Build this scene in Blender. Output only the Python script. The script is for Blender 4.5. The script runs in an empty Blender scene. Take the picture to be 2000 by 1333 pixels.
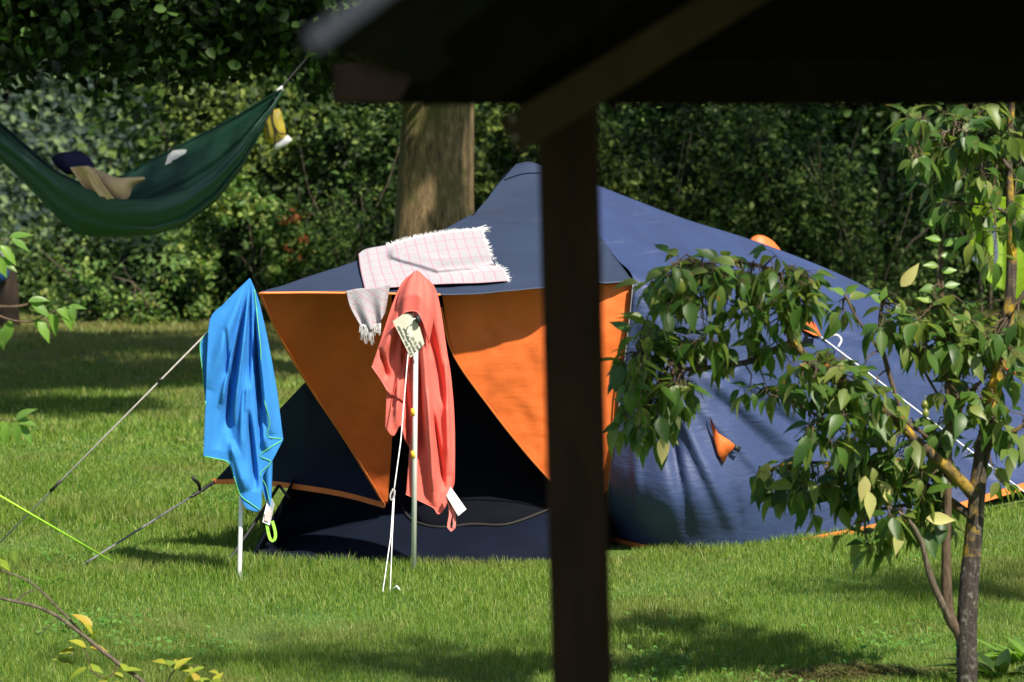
import bpy, math, random
import numpy as np
from mathutils import Vector, Matrix, noise
R = math.radians
rng = np.random.default_rng(7); random.seed(7)
sc = bpy.context.scene; COL = sc.collection

# ------------------------------------------------------------------ camera, sky, sun, exposure
F = 6000.0; CH = 2.6; PITCH = math.atan((666.5-207)/F)
cam_d = bpy.data.cameras.new('camera'); cam = bpy.data.objects.new('camera', cam_d); COL.objects.link(cam)
cam.location = (0, 0, CH); cam.rotation_euler = (math.pi/2-PITCH, 0, 0)
cam_d.sensor_width = 36; cam_d.lens = F/2000*36; cam_d.clip_end = 2000; cam_d.clip_start = .1
cam_d.dof.use_dof = True; cam_d.dof.focus_distance = 16.2; cam_d.dof.aperture_fstop = 3.7
sc.camera = cam
SUN_AZ = R(33); SUN_EL = R(47)       # azimuth to the right of straight behind the camera
S = Vector((math.sin(SUN_AZ)*math.cos(SUN_EL), -math.cos(SUN_AZ)*math.cos(SUN_EL), math.sin(SUN_EL)))
w = bpy.data.worlds.new("World"); sc.world = w; w.use_nodes = True
nt = w.node_tree; bg = nt.nodes['Background']; sky = nt.nodes.new('ShaderNodeTexSky'); sky.sky_type = 'NISHITA'
sky.sun_disc = False; sky.sun_elevation = SUN_EL; sky.sun_rotation = math.pi-SUN_AZ
nt.links.new(sky.outputs[0], bg.inputs[0]); bg.inputs[1].default_value = .072
sl = bpy.data.lights.new('sun', 'SUN'); sl.energy = 5.0; sl.angle = R(1.1); sl.color = (1, .92, .78)
so = bpy.data.objects.new('sun', sl); COL.objects.link(so); so.rotation_euler = (-S).to_track_quat('-Z', 'Y').to_euler()
sc.view_settings.view_transform = 'Standard'; sc.view_settings.look = 'None'
sc.view_settings.exposure = 0.80; sc.view_settings.gamma = 1
sc.cycles.max_bounces = 8; sc.cycles.transparent_max_bounces = 8
sc.cycles.use_denoising = True

# ------------------------------------------------------------------ helpers
cP, sP = math.cos(PITCH), math.sin(PITCH)
def P(px, py, Y):
    u = (px-1000)/F; v = (666.5-py)/F
    d = Vector((u, cP+sP*v, -sP+cP*v)); k = Y/d.y
    return Vector((d.x*k, Y, CH+d.z*k))
def pix(p):      # back to picture coordinates, used only to lay folds out on cloth
    x, y, z = p[0], p[1], p[2]-CH
    dep = cP*y-sP*z; v = (sP*y+cP*z)/dep
    return 1000+F*x/dep, 666.5-F*v
def tz(x, y):
    s = .035*math.log1p(math.exp(min(30, (x-.1)*2.2)))/2.2
    s -= .17*math.exp(-((x+.62)/1.32)**4-((y-18.95)/.85)**2)
    s += .02*noise.noise(Vector((x*.35, y*.35, 0)))
    if y > 40: s += ((y-40)*.45 if y < 70 else 13.5+(y-70)*.1)*min(1, max(0, (x+4-(y-40)*.02)/3))
    return s
def G(px, py):
    Y = 17
    for _ in range(12):
        u = P(px, py, Y); t = tz(u.x, Y)
        dz = -(u.z-CH)/Y; Y = (CH-t)/dz
    return P(px, py, Y)
def props(o, label=None, cat=None, group=None, kind=None):
    if label: o['label'] = label
    if cat: o['category'] = cat
    if group: o['group'] = group
    if kind: o['kind'] = kind
    return o
def thing(name, loc, label, cat, group=None):
    o = bpy.data.objects.new(name, None); COL.objects.link(o); o.location = loc; o.empty_display_size = .2
    return props(o, label, cat, group)
def wloc(o):
    v = Vector((0, 0, 0))
    while o: v += o.location; o = o.parent
    return v
def link(name, me, mat, parent=None, smooth=True):
    o = bpy.data.objects.new(name, me); COL.objects.link(o)
    if parent:
        o.parent = parent; off = wloc(parent); me.transform(Matrix.Translation(-off))
    for m in (mat if isinstance(mat, (list, tuple)) else [mat]): me.materials.append(m)
    if smooth: me.polygons.foreach_set('use_smooth', [True]*len(me.polygons))
    me.update(); return o
def solid(o, t):
    m = o.modifiers.new('thickness', 'SOLIDIFY'); m.thickness = t; m.offset = 0; return o
class MB:
    def __init__(s): s.v = []; s.f = []; s.uv = None; s.mi = None
    def add(s, vs, fs, mi=0):
        n = len(s.v); s.v += [tuple(a) for a in vs]; s.f += [tuple(i+n for i in f) for f in fs]
        if mi or s.mi is not None:
            if s.mi is None: s.mi = [0]*(len(s.f)-len(fs))
            s.mi += [mi]*len(fs)
        return s
    def tube(s, pts, rad, n=8, caps=True):
        pts = [Vector(p) for p in pts]
        if not isinstance(rad, (list, tuple)): rad = [rad]*len(pts)
        vs = []; prev = None
        for i, p in enumerate(pts):
            d = (pts[min(i+1, len(pts)-1)]-pts[max(i-1, 0)])
            d = d.normalized() if d.length > 1e-9 else Vector((0, 0, 1))
            a = prev if prev else (Vector((0, 1, 0)) if abs(d.y) < .9 else Vector((1, 0, 0)))
            a = (a-d*a.dot(d)).normalized(); b = d.cross(a); prev = a
            for k in range(n):
                t = 2*math.pi*k/n; vs.append(p+(a*math.cos(t)+b*math.sin(t))*rad[i])
        fs = [(i*n+k, i*n+(k+1) % n, (i+1)*n+(k+1) % n, (i+1)*n+k) for i in range(len(pts)-1) for k in range(n)]
        if caps: fs += [tuple(range(n))[::-1], tuple((len(pts)-1)*n+k for k in range(n))]
        return s.add(vs, fs)
    def box(s, c, ax, ay, az):    # centre and three half-axis vectors, edges bevelled lightly
        c = Vector(c); A = [Vector(a) for a in (ax, ay, az)]; vs = []; idx = {}
        b = min(a.length for a in A)*.12
        for sx in (-1, 1):
            for sy in (-1, 1):
                for sz in (-1, 1):
                    for k in range(3):
                        q = c.copy()
                        for j, sg in enumerate((sx, sy, sz)):
                            L = A[j].length; q += A[j]*(sg*(1 if j == k else (L-b)/L))
                        idx[(sx, sy, sz, k)] = len(vs); vs.append(q)
        fs = []
        for k in range(3):
            o1, o2 = [j for j in range(3) if j != k]
            for sg in (-1, 1):
                ring = []
                for a, d in ((-1, -1), (1, -1), (1, 1), (-1, 1)):
                    t = [0, 0, 0]; t[k] = sg; t[o1] = a; t[o2] = d; ring.append(idx[(*t, k)])
                fs.append(tuple(ring))
            for a in (-1, 1):
                for d in (-1, 1):
                    t1 = [0, 0, 0]; t1[o1] = a; t1[o2] = d
                    q = []
                    for sg, kk in ((-1, o1), (-1, o2), (1, o2), (1, o1)):
                        t = list(t1); t[k] = sg; q.append(idx[(*t, kk)])
                    fs.append(tuple(q))
        for sx in (-1, 1):
            for sy in (-1, 1):
                for sz in (-1, 1): fs.append(tuple(idx[(sx, sy, sz, k)] for k in range(3)))
        return s.add(vs, fs)
    def build(s, name, mat, parent=None, smooth=True):
        me = bpy.data.meshes.new(name); me.from_pydata(s.v, [], s.f)
        if s.uv is not None:
            l = me.uv_layers.new(name='UVMap')
            for lp in me.loops: l.data[lp.index].uv = s.uv[lp.vertex_index]
        if s.mi is not None: me.polygons.foreach_set('material_index', s.mi)
        return link(name, me, mat, parent, smooth)
def fast_mesh(name, V, Fc):      # V (n,3), Fc (m,k) arrays
    me = bpy.data.meshes.new(name); m, k = Fc.shape
    me.vertices.add(len(V)); me.vertices.foreach_set('co', V.astype(np.float32).ravel())
    me.loops.add(m*k); me.loops.foreach_set('vertex_index', Fc.astype(np.int32).ravel())
    me.polygons.add(m); me.polygons.foreach_set('loop_start', np.arange(0, m*k, k, dtype=np.int32))
    me.update(calc_edges=True); me.validate(); return me
def lerp(a, b, t): return a+(b-a)*t
def resample(pts, n):
    pts = [Vector(p) for p in pts]; L = [0]
    for a, b in zip(pts, pts[1:]): L.append(L[-1]+(b-a).length)
    out = []; j = 0
    for i in range(n):
        t = L[-1]*i/(n-1)
        while j < len(pts)-2 and L[j+1] < t: j += 1
        d = L[j+1]-L[j]; out.append(pts[j].lerp(pts[j+1], (t-L[j])/d if d else 0))
    return out
def smoothpoly(pts, n):       # Catmull-Rom through the points, resampled
    p = [Vector(a) for a in pts]; p = [p[0]*2-p[1]]+p+[p[-1]*2-p[-2]]; o = []
    for i in range(1, len(p)-2):
        for k in range(8):
            t = k/8; a, b, c, d = p[i-1:i+3]
            o.append(.5*((2*b)+(c-a)*t+(2*a-5*b+4*c-d)*t*t+(3*b-a-3*c+d)*t**3))
    o.append(p[-2]); return resample(o, n)
def coons(top, bot, lef, rig, nu, nv, disp=None):    # top/bot left->right, lef/rig top->bottom
    T = smoothpoly(top, nu) if len(top) > 2 else resample(top, nu)
    B = smoothpoly(bot, nu) if len(bot) > 2 else resample(bot, nu)
    L = smoothpoly(lef, nv) if len(lef) > 2 else resample(lef, nv)
    Q = smoothpoly(rig, nv) if len(rig) > 2 else resample(rig, nv)
    vs = []
    for j in range(nv):
        v = j/(nv-1)
        for i in range(nu):
            u = i/(nu-1)
            p = T[i]*(1-v)+B[i]*v+L[j]*(1-u)+Q[j]*u-(T[0]*(1-u)*(1-v)+T[-1]*u*(1-v)+B[0]*(1-u)*v+B[-1]*u*v)
            if disp: p = disp(p, u, v)
            vs.append(p)
    fs = [(j*nu+i, (j+1)*nu+i, (j+1)*nu+i+1, j*nu+i+1) for j in range(nv-1) for i in range(nu-1)]
    m = MB(); m.add(vs, fs); m.uv = [(i/(nu-1), 1-j/(nv-1)) for j in range(nv) for i in range(nu)]
    return m

# ------------------------------------------------------------------ materials
def newmat(name):
    m = bpy.data.materials.new(name); m.use_nodes = True; return m, m.node_tree, m.node_tree.nodes['Principled BSDF']
def N(nt, t, **k):
    n = nt.nodes.new(t)
    for a, b in k.items():
        if a in n.inputs: n.inputs[a].default_value = b
        else: setattr(n, a, b)
    return n
def ramp(nt, fac, stops):
    r = nt.nodes.new('ShaderNodeValToRGB'); e = r.color_ramp.elements
    while len(e) < len(stops): e.new(.5)
    for x, (p, c) in zip(e, stops): x.position = p; x.color = (*c, 1) if len(c) == 3 else c
    nt.links.new(fac, r.inputs[0]); return r
def mat(name, col, rough=.6, var=.15, scale=6, bump=0, bscale=60, metal=0, transl=0, spec=.5, dist=2):
    m, nt, b = newmat(name); tc = N(nt, 'ShaderNodeTexCoord')
    n = N(nt, 'ShaderNodeTexNoise', Scale=scale, Detail=5); nt.links.new(tc.outputs['Object'], n.inputs['Vector'])
    r = ramp(nt, n.outputs[0], [(.25, tuple(c*(1-var) for c in col)), (.75, tuple(min(1, c*(1+var)) for c in col))])
    nt.links.new(r.outputs[0], b.inputs['Base Color']); b.inputs['Roughness'].default_value = rough
    b.inputs['Metallic'].default_value = metal; b.inputs['Specular IOR Level'].default_value = spec
    if bump:
        n2 = N(nt, 'ShaderNodeTexNoise', Scale=bscale, Detail=4); nt.links.new(tc.outputs['Object'], n2.inputs['Vector'])
        bp = N(nt, 'ShaderNodeBump', Strength=bump, Distance=.01*dist); nt.links.new(n2.outputs[0], bp.inputs['Height']); nt.links.new(bp.outputs[0], b.inputs['Normal'])
    if transl:
        tr = N(nt, 'ShaderNodeBsdfTranslucent'); nt.links.new(r.outputs[0], tr.inputs[0])
        mx = N(nt, 'ShaderNodeMixShader', Fac=transl); nt.links.new(b.outputs[0], mx.inputs[1]); nt.links.new(tr.outputs[0], mx.inputs[2])
        nt.links.new(mx.outputs[0], nt.nodes['Material Output'].inputs[0])
    return m
def leafmat(name, cols, transl=.3, rough=.45, back=None, tcol=1.5, spots=False):
    m, nt, b = newmat(name); g = N(nt, 'ShaderNodeNewGeometry')
    k = len(cols); r = ramp(nt, g.outputs['Random Per Island'], [(i/(k-1)*.96+.02, c) for i, c in enumerate(cols)])
    out = r.outputs[0]
    if back:
        mb = N(nt, 'ShaderNodeMix', data_type='RGBA', blend_type='MIX'); nt.links.new(g.outputs['Backfacing'], mb.inputs[0])
        nt.links.new(out, mb.inputs[6]); mb.inputs[7].default_value = (*back, 1); out = mb.outputs[2]
    if spots:
        tc = N(nt, 'ShaderNodeTexCoord'); n = N(nt, 'ShaderNodeTexNoise', Scale=22, Detail=3); nt.links.new(tc.outputs['Object'], n.inputs['Vector'])
        rr = ramp(nt, n.outputs[0], [(.66, (0, 0, 0)), (.74, (1, 1, 1))]); ms = N(nt, 'ShaderNodeMix', data_type='RGBA')
        nt.links.new(rr.outputs[0], ms.inputs[0]); nt.links.new(out, ms.inputs[6]); ms.inputs[7].default_value = (.22, .13, .03, 1); out = ms.outputs[2]
    nt.links.new(out, b.inputs['Base Color']); b.inputs['Roughness'].default_value = rough; b.inputs['Specular IOR Level'].default_value = .5 if rough < .45 else .18
    tr = N(nt, 'ShaderNodeBsdfTranslucent'); mm = N(nt, 'ShaderNodeMix', data_type='RGBA', blend_type='MULTIPLY'); mm.inputs[0].default_value = 1
    nt.links.new(out, mm.inputs[6]); mm.inputs[7].default_value = (1.3*tcol, 1.5*tcol, .6*tcol, 1); nt.links.new(mm.outputs[2], tr.inputs[0])
    mx = N(nt, 'ShaderNodeMixShader', Fac=transl); nt.links.new(b.outputs[0], mx.inputs[1]); nt.links.new(tr.outputs[0], mx.inputs[2])
    nt.links.new(mx.outputs[0], nt.nodes['Material Output'].inputs[0]); return m
def bark(name, c0, c1, lich=None, scale=14, amt=.6, sp=.3):
    m, nt, b = newmat(name); b.inputs['Specular IOR Level'].default_value = sp; tc = N(nt, 'ShaderNodeTexCoord'); mp = N(nt, 'ShaderNodeMapping'); mp.inputs['Scale'].default_value = (1, 1, .22)
    nt.links.new(tc.outputs['Object'], mp.inputs[0])
    n = N(nt, 'ShaderNodeTexNoise', Scale=scale, Detail=8, Roughness=.7); nt.links.new(mp.outputs[0], n.inputs['Vector'])
    r = ramp(nt, n.outputs[0], [(.35, c0), (.65, c1)]); out = r.outputs[0]
    if lich:
        n2 = N(nt, 'ShaderNodeTexNoise', Scale=lich[1], Detail=6, Roughness=.65); nt.links.new(tc.outputs['Object'], n2.inputs['Vector'])
        rr = ramp(nt, n2.outputs[0], [(amt-.06, (0, 0, 0)), (amt+.07, (.9, .9, .9))]); mx = N(nt, 'ShaderNodeMix', data_type='RGBA')
        nt.links.new(rr.outputs[0], mx.inputs[0]); nt.links.new(out, mx.inputs[6]); mx.inputs[7].default_value = (*lich[0], 1); out = mx.outputs[2]
    nt.links.new(out, b.inputs['Base Color']); b.inputs['Roughness'].default_value = .85
    bp = N(nt, 'ShaderNodeBump', Strength=.8, Distance=.02); nt.links.new(n.outputs[0], bp.inputs['Height']); nt.links.new(bp.outputs[0], b.inputs['Normal'])
    return m
def nylon(name, col, transl, streak=0, rough=.5, wr=.25):
    m = mat(name, col, rough, .20, 2.2, .25, 9, transl=transl, dist=1)
    nt = m.node_tree; b = nt.nodes['Principled BSDF']; bp0 = b.inputs['Normal'].links[0].from_node
    tc = N(nt, 'ShaderNodeTexCoord'); mp = N(nt, 'ShaderNodeMapping'); mp.inputs['Rotation'].default_value = (0, R(35), 0); mp.inputs['Scale'].default_value = (3, 3, 11)
    nt.links.new(tc.outputs['Object'], mp.inputs[0]); wn_ = N(nt, 'ShaderNodeTexNoise', Scale=1.6, Detail=7, Roughness=.62, Distortion=1.2); nt.links.new(mp.outputs[0], wn_.inputs['Vector'])
    b2 = N(nt, 'ShaderNodeBump', Strength=wr, Distance=.035); nt.links.new(wn_.outputs[0], b2.inputs['Height']); nt.links.new(bp0.outputs[0], b2.inputs['Normal']); nt.links.new(b2.outputs[0], b.inputs['Normal'])
    if streak:
        nt = m.node_tree; b = nt.nodes['Principled BSDF']; tc = N(nt, 'ShaderNodeTexCoord'); mp = N(nt, 'ShaderNodeMapping')
        mp.inputs['Rotation'].default_value = (0, R(-33), 0); mp.inputs['Scale'].default_value = (.5, .5, 16)
        nt.links.new(tc.outputs['Object'], mp.inputs[0]); n = N(nt, 'ShaderNodeTexNoise', Scale=2.2, Detail=6, Roughness=.7)
        nt.links.new(mp.outputs[0], n.inputs['Vector']); rr = ramp(nt, n.outputs[0], [(.60, (0, 0, 0)), (.80, (streak,)*3)])
        src = b.inputs['Base Color'].links[0].from_socket; mx = N(nt, 'ShaderNodeMix', data_type='RGBA')
        nt.links.new(rr.outputs[0], mx.inputs[0]); nt.links.new(src, mx.inputs[6]); mx.inputs[7].default_value = (.16, .19, .28, 1)
        nt.links.new(mx.outputs[2], b.inputs['Base Color'])
    return m
M = {}
M['navy_roof'] = nylon('navy_roof_nylon', (.022, .035, .072), .03, .2, .6, .12)
M['blue_side'] = nylon('blue_side_nylon', (.030, .050, .135), .04, .4, .58)
M['navy_dark'] = mat('shade_dark_navy_nylon', (.005, .008, .018), .9, .2, 3, spec=.08)  # tent navy darkened: the awning's shade is put into the colour
M['navy_wing'] = mat('navy_wing_nylon', (.020, .028, .075), .8, .2, 3, .2, 12, spec=.1)
M['orange'] = nylon('orange_nylon', (.84, .185, .040), .20, wr=.13)
M['hem'] = mat('orange_tape', (.80, .22, .05), .6)
M['black'] = mat('dark_opening_black', (.006, .007, .011), .95, spec=.03)  # near-black colour stands for the dark inside the openings
M['blacktape'] = mat('black_webbing', (.012, .012, .014), .6)
M['zip'] = mat('grey_zip', (.035, .033, .03), .8, spec=.1)
M['alu'] = mat('aluminium', (.80, .80, .82), .35, .05, metal=.25)
M['yellowring'] = mat('yellow_ring', (.85, .48, .04), .5)
M['cord'] = mat('pale_cord', (.36, .34, .33), .8, .3, 90)
M['whitecord'] = mat('white_cord', (.85, .85, .88), .8, .1, 90)
M['greystrap'] = mat('grey_strap', (.15, .155, .17), .8, .2, 60)
M['neon'] = mat('neon_cord', (.42, .80, .06), .6)
M['redcord'] = mat('red_cord', (.62, .05, .03), .6)
M['bluetowel'] = mat('blue_microfibre', (.045, .26, .70), .9, .06, 12, .5, 220, transl=.10, spec=.15)
M['greenhem'] = mat('green_stitching', (.12, .52, .16), .7)
M['coral'] = mat('coral_microfibre', (.88, .19, .155), .9, .05, 12, .5, 220, transl=.14, spec=.15)
M['coralhem'] = mat('coral_stitching', (.93, .22, .2), .8)
M['tagwhite'] = mat('white_tag', (.82, .82, .84), .7, .03)
M['tagprint'] = mat('tag_print', (.70, .42, .42), .7, .1, 80)
M['limeloop'] = mat('lime_loop', (.34, .80, .08), .6, .35, 60)
M['cream'] = mat('cream_card', (.52, .50, .41), .7, .06, 20)
M['ink'] = mat('dark_ink', (.03, .07, .05), .7)
M['green_nylon'] = nylon('green_hammock_nylon', (.011, .056, .035), .04)
M['white_print'] = mat('white_print', (.70, .72, .70), .7, .25, 22)
M['beige'] = mat('beige_blanket', (.62, .43, .23), .95, .08, 8, .4, 60)
M['navycloth'] = mat('navy_cloth', (.012, .012, .05), .9)
M['bluebag'] = mat('blue_bag', (.015, .06, .20), .6)
M['yellowbag'] = mat('yellow_bag', (.48, .38, .04), .45, .12, 10, .4, 20, transl=.2)
M['palegrey'] = mat('pale_grey_plastic', (.62, .63, .64), .4)
M['lime'] = nylon('lime_nylon', (.20, .34, .015), .28)
M['slate'] = nylon('slate_nylon', (.08, .11, .17), .05)
M['wood_dark'] = bark('shade_darkened_brown_wood', (.018, .009, .007), (.038, .020, .014), scale=10, sp=.08)  # brown kept very dark so the roof's shade sits in the colour
M['wood_brace'] = bark('shade_darkened_brace_wood', (.026, .014, .006), (.045, .025, .010), scale=8)  # brace brown lowered too, shade put into the colour
M['wood_roof'] = bark('shade_blackened_wood', (.005, .004, .003), (.009, .006, .005), scale=8, sp=.02)  # darker copy for beams and boards, deep shade put into the colour
M['zinc'] = mat('zinc_drip_edge', (.020, .024, .040), .7, .1)
M['bolt'] = mat('bolt_steel', (.14, .13, .11), .4, metal=.6)
M['bark_big'] = bark('mossy_bark', (.045, .030, .016), (.25, .175, .09), ((.075, .08, .02), 1.9), 26, .55)
M['bark_pear'] = bark('lichen_bark', (.025, .018, .014), (.11, .09, .075), ((.50, .32, .02), 6.5), 60, .55)
M['bark_low'] = bark('grey_bark', (.018, .013, .011), (.085, .07, .06), ((.24, .23, .20), 30), 80, .60)
M['twig'] = bark('brown_twig_bark', (.06, .040, .026), (.16, .11, .075), scale=60)
M['greytwig'] = bark('grey_twig_bark', (.06, .045, .035), (.20, .16, .12), scale=60)
M['bark_dark'] = bark('dark_bark', (.02, .014, .010), (.05, .035, .025), scale=14)
M['pearleaf'] = leafmat('pear_leaves', [(.030, .080, .012), (.050, .115, .017), (.080, .155, .024), (.042, .100, .016), (.11, .175, .032), (.19, .23, .05)], .38, .44, (.17, .21, .07), 1.2, True)
M['paleleaf'] = leafmat('pale_yellow_leaves', [(.45, .45, .17), (.55, .50, .20), (.38, .40, .12)], .3, .5, tcol=.7)
M['yellowleaf'] = leafmat('yellow_green_leaves', [(.20, .28, .03), (.35, .34, .04), (.12, .20, .03), (.40, .30, .05)], .3, .45, tcol=1)
M['youngleaf'] = leafmat('young_leaves', [(.16, .30, .04), (.10, .20, .04), (.22, .34, .06)], .35, .4, tcol=1.1)
M['fruit'] = mat('green_pear_skin', (.14, .17, .03), .35, .3, 18)
M['shrub_a'] = leafmat('bright_shrub_leaves', [(.018, .042, .010), (.045, .10, .022), (.11, .20, .045), (.22, .31, .08), (.23, .25, .07)], .25, .45)  # shrub leaf stops: dark ends stand for shade, pale ends for sunlit leaves
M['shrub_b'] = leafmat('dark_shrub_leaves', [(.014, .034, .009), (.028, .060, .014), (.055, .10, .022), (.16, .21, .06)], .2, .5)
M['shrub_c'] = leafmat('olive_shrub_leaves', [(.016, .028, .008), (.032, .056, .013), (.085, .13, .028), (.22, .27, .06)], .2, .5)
M['maple'] = leafmat('shade_dark_canopy_leaves', [(.006, .014, .004), (.010, .022, .006), (.016, .034, .008), (.024, .048, .010), (.08, .15, .035)], .15, .5)  # near-black stops stand for shade, the bright one for sunlit specks
M['far'] = leafmat('haze_tinted_far_leaves', [(.022, .040, .040), (.040, .066, .052), (.17, .24, .11), (.034, .056, .058), (.06, .09, .075)], .2, .8)  # bluish tint stands for distance haze, palest stop for lit leaves
M['redleaf'] = leafmat('red_leaves', [(.32, .08, .04), (.42, .15, .06)], .3, .5, tcol=.8)
def grassmat():
    m, nt, b = newmat('grass_blades'); g = N(nt, 'ShaderNodeNewGeometry'); tc = N(nt, 'ShaderNodeTexCoord')
    r = ramp(nt, g.outputs['Random Per Island'], [(.0, (.068, .145, .017)), (.35, (.115, .212, .023)), (.7, (.178, .285, .033)), (.93, (.27, .34, .06)), (.985, (.38, .37, .14))])
    n = N(nt, 'ShaderNodeTexNoise', Scale=.9, Detail=5, Roughness=.6); nt.links.new(tc.outputs['Object'], n.inputs['Vector'])
    sx = N(nt, 'ShaderNodeSeparateXYZ'); nt.links.new(tc.outputs['Object'], sx.inputs[0])
    mr = N(nt, 'ShaderNodeMapRange'); mr.inputs[1].default_value = 24; mr.inputs[2].default_value = 35; mr.inputs[3].default_value = -.08; mr.inputs[4].default_value = .26
    nt.links.new(sx.outputs[1], mr.inputs[0]); ad = N(nt, 'ShaderNodeMath', operation='ADD'); nt.links.new(n.outputs[0], ad.inputs[0]); nt.links.new(mr.outputs[0], ad.inputs[1])
    rr = ramp(nt, ad.outputs[0], [(.43, (0, 0, 0)), (.70, (.72, .72, .72))]); mx = N(nt, 'ShaderNodeMix', data_type='RGBA')
    nt.links.new(rr.outputs[0], mx.inputs[0]); nt.links.new(r.outputs[0], mx.inputs[6]); mx.inputs[7].default_value = (.25, .21, .085, 1)
    nt.links.new(mx.outputs[2], b.inputs['Base Color']); b.inputs['Roughness'].default_value = .55
    tr = N(nt, 'ShaderNodeBsdfTranslucent'); mm = N(nt, 'ShaderNodeMix', data_type='RGBA', blend_type='MULTIPLY'); mm.inputs[0].default_value = 1
    nt.links.new(mx.outputs[2], mm.inputs[6]); mm.inputs[7].default_value = (1.5, 1.6, .8, 1); nt.links.new(mm.outputs[2], tr.inputs[0])
    ms = N(nt, 'ShaderNodeMixShader', Fac=.42); nt.links.new(b.outputs[0], ms.inputs[1]); nt.links.new(tr.outputs[0], ms.inputs[2])
    nt.links.new(ms.outputs[0], nt.nodes['Material Output'].inputs[0]); return m
M['grass'] = grassmat()
def groundmat():
    m, nt, b = newmat('lawn_soil'); tc = N(nt, 'ShaderNodeTexCoord')
    n = N(nt, 'ShaderNodeTexNoise', Scale=1.1, Detail=9, Roughness=.7); nt.links.new(tc.outputs['Object'], n.inputs['Vector'])
    r = ramp(nt, n.outputs[0], [(.3, (.06, .15, .02)), (.5, (.085, .18, .028)), (.64, (.14, .17, .045)), (.8, (.20, .16, .075))])
    nt.links.new(r.outputs[0], b.inputs['Base Color']); b.inputs['Roughness'].default_value = 1
    n2 = N(nt, 'ShaderNodeTexNoise', Scale=60, Detail=4); nt.links.new(tc.outputs['Object'], n2.inputs['Vector'])
    bp = N(nt, 'ShaderNodeBump', Strength=.8, Distance=.03); nt.links.new(n2.outputs[0], bp.inputs['Height']); nt.links.new(bp.outputs[0], b.inputs['Normal'])
    return m
M['ground'] = groundmat()

# ------------------------------------------------------------------ setting: ground and grass
def ground():
    xs = np.concatenate([np.linspace(-300, -12, 20), np.linspace(-11, 11, 89), np.linspace(12, 300, 20)])
    ys = np.concatenate([np.linspace(-40, 9, 10), np.linspace(10, 45, 141), np.linspace(47, 80, 14), np.linspace(90, 900, 20)])
    V = np.array([(x, y, tz(x, y)) for y in ys for x in xs]); n = len(xs)
    Fc = np.array([(j*n+i, j*n+i+1, (j+1)*n+i+1, (j+1)*n+i) for j in range(len(ys)-1) for i in range(n-1)])
    o = link('ground', fast_mesh('ground', V, Fc), M['ground']); props(o, kind='structure')
ground()
_tzx = np.linspace(-9, 9, 73); _tzy = np.linspace(11, 41, 121)
_tzg = np.array([[tz(x, y) for x in _tzx] for y in _tzy])
def tzv(x, y):
    i = np.clip((x+9)/18*72, 0, 71.999); j = np.clip((y-11)/30*120, 0, 119.999)
    a = i.astype(int); b = j.astype(int); u = i-a; v = j-b
    return (_tzg[b, a]*(1-u)+_tzg[b, a+1]*u)*(1-v)+(_tzg[b+1, a]*(1-u)+_tzg[b+1, a+1]*u)*v
def blades(x, y, h, wd, lean=.45):
    n = len(x); z = tzv(x, y)-.004; a = rng.uniform(0, 2*np.pi, n); l = rng.normal(0, lean, n)*h
    b = a+rng.uniform(-1.2, 1.2, n)+np.pi/2
    dx, dy = np.cos(a)*wd/2, np.sin(a)*wd/2; lx, ly = np.cos(b)*l, np.sin(b)*l
    V = np.empty((n, 5, 3))
    V[:, 0] = np.c_[x-dx, y-dy, z]; V[:, 1] = np.c_[x+dx, y+dy, z]
    V[:, 2] = np.c_[x+dx*.8+lx*.35, y+dy*.8+ly*.35, z+h*.6]; V[:, 3] = np.c_[x-dx*.8+lx*.35, y-dy*.8+ly*.35, z+h*.6]
    V[:, 4] = np.c_[x+lx, y+ly, z+h]
    k = np.arange(n)[:, None]*5
    T = np.concatenate([k+[0, 1, 2], k+[0, 2, 3], k+[3, 2, 4]], 1).reshape(-1, 3)
    return V.reshape(-1, 3), T
def grass():
    Vs = []; Ts = []; off = 0
    bands = [(12.9, 15.5, 8500, .042, .0032), (15.5, 18.5, 6500, .042, .0040), (18.5, 23, 3400, .046, .0060), (23, 29, 1500, .054, .0100), (29, 38.5, 750, .06, .015)]
    for y0, y1, d, h, wd in bands:
        hw = lambda y: y/6*1.04+.35
        area = (hw(y0)+hw(y1))*(y1-y0); n = int(area*d)
        y = rng.uniform(y0, y1, n); x = rng.uniform(-1, 1, n)*hw(y)
        nz = np.sin(x*2.1+y*1.3)+np.sin(x*5.3-y*3.1+1)+np.sin(x*.9-y*2.2+2)+np.sin(x*9+y*7)*.6
        hh = h*rng.uniform(.45, 1.25, n)*(1+.16*nz)
        # longer growth round the tent base and the tree, short where mown and under the tent
        hh *= np.where(((np.abs(y-17.15) < .5) & (x < -.9)) | ((y > 18.9) & (y < 20) & (x < -1.6)), 1.5, 1)
        tent = (y > np.where(x < .7, 18.35, 17.75)) & (x > -1.35) & (x < 1+(y-17.7)*2) & (y < 22) & (y > 17.6+(np.maximum(x-.4, 0))*.55)
        hh *= np.where((y > 17.35) & (y < 18.7) & (x > -1.65) & (x < .7), .38, 1)
        keep = ~tent
        V, T = blades(x[keep], y[keep], np.maximum(hh[keep], .012), np.full(keep.sum(), wd)*rng.uniform(.7, 1.3, keep.sum()))
        Vs.append(V); Ts.append(T+off); off += len(V)
    o = link('grass', fast_mesh('grass', np.concatenate(Vs), np.concatenate(Ts)), M['grass'], smooth=False)
    props(o, 'mown green lawn grass with drier straw patches', 'grass', kind='stuff')
grass()

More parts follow.
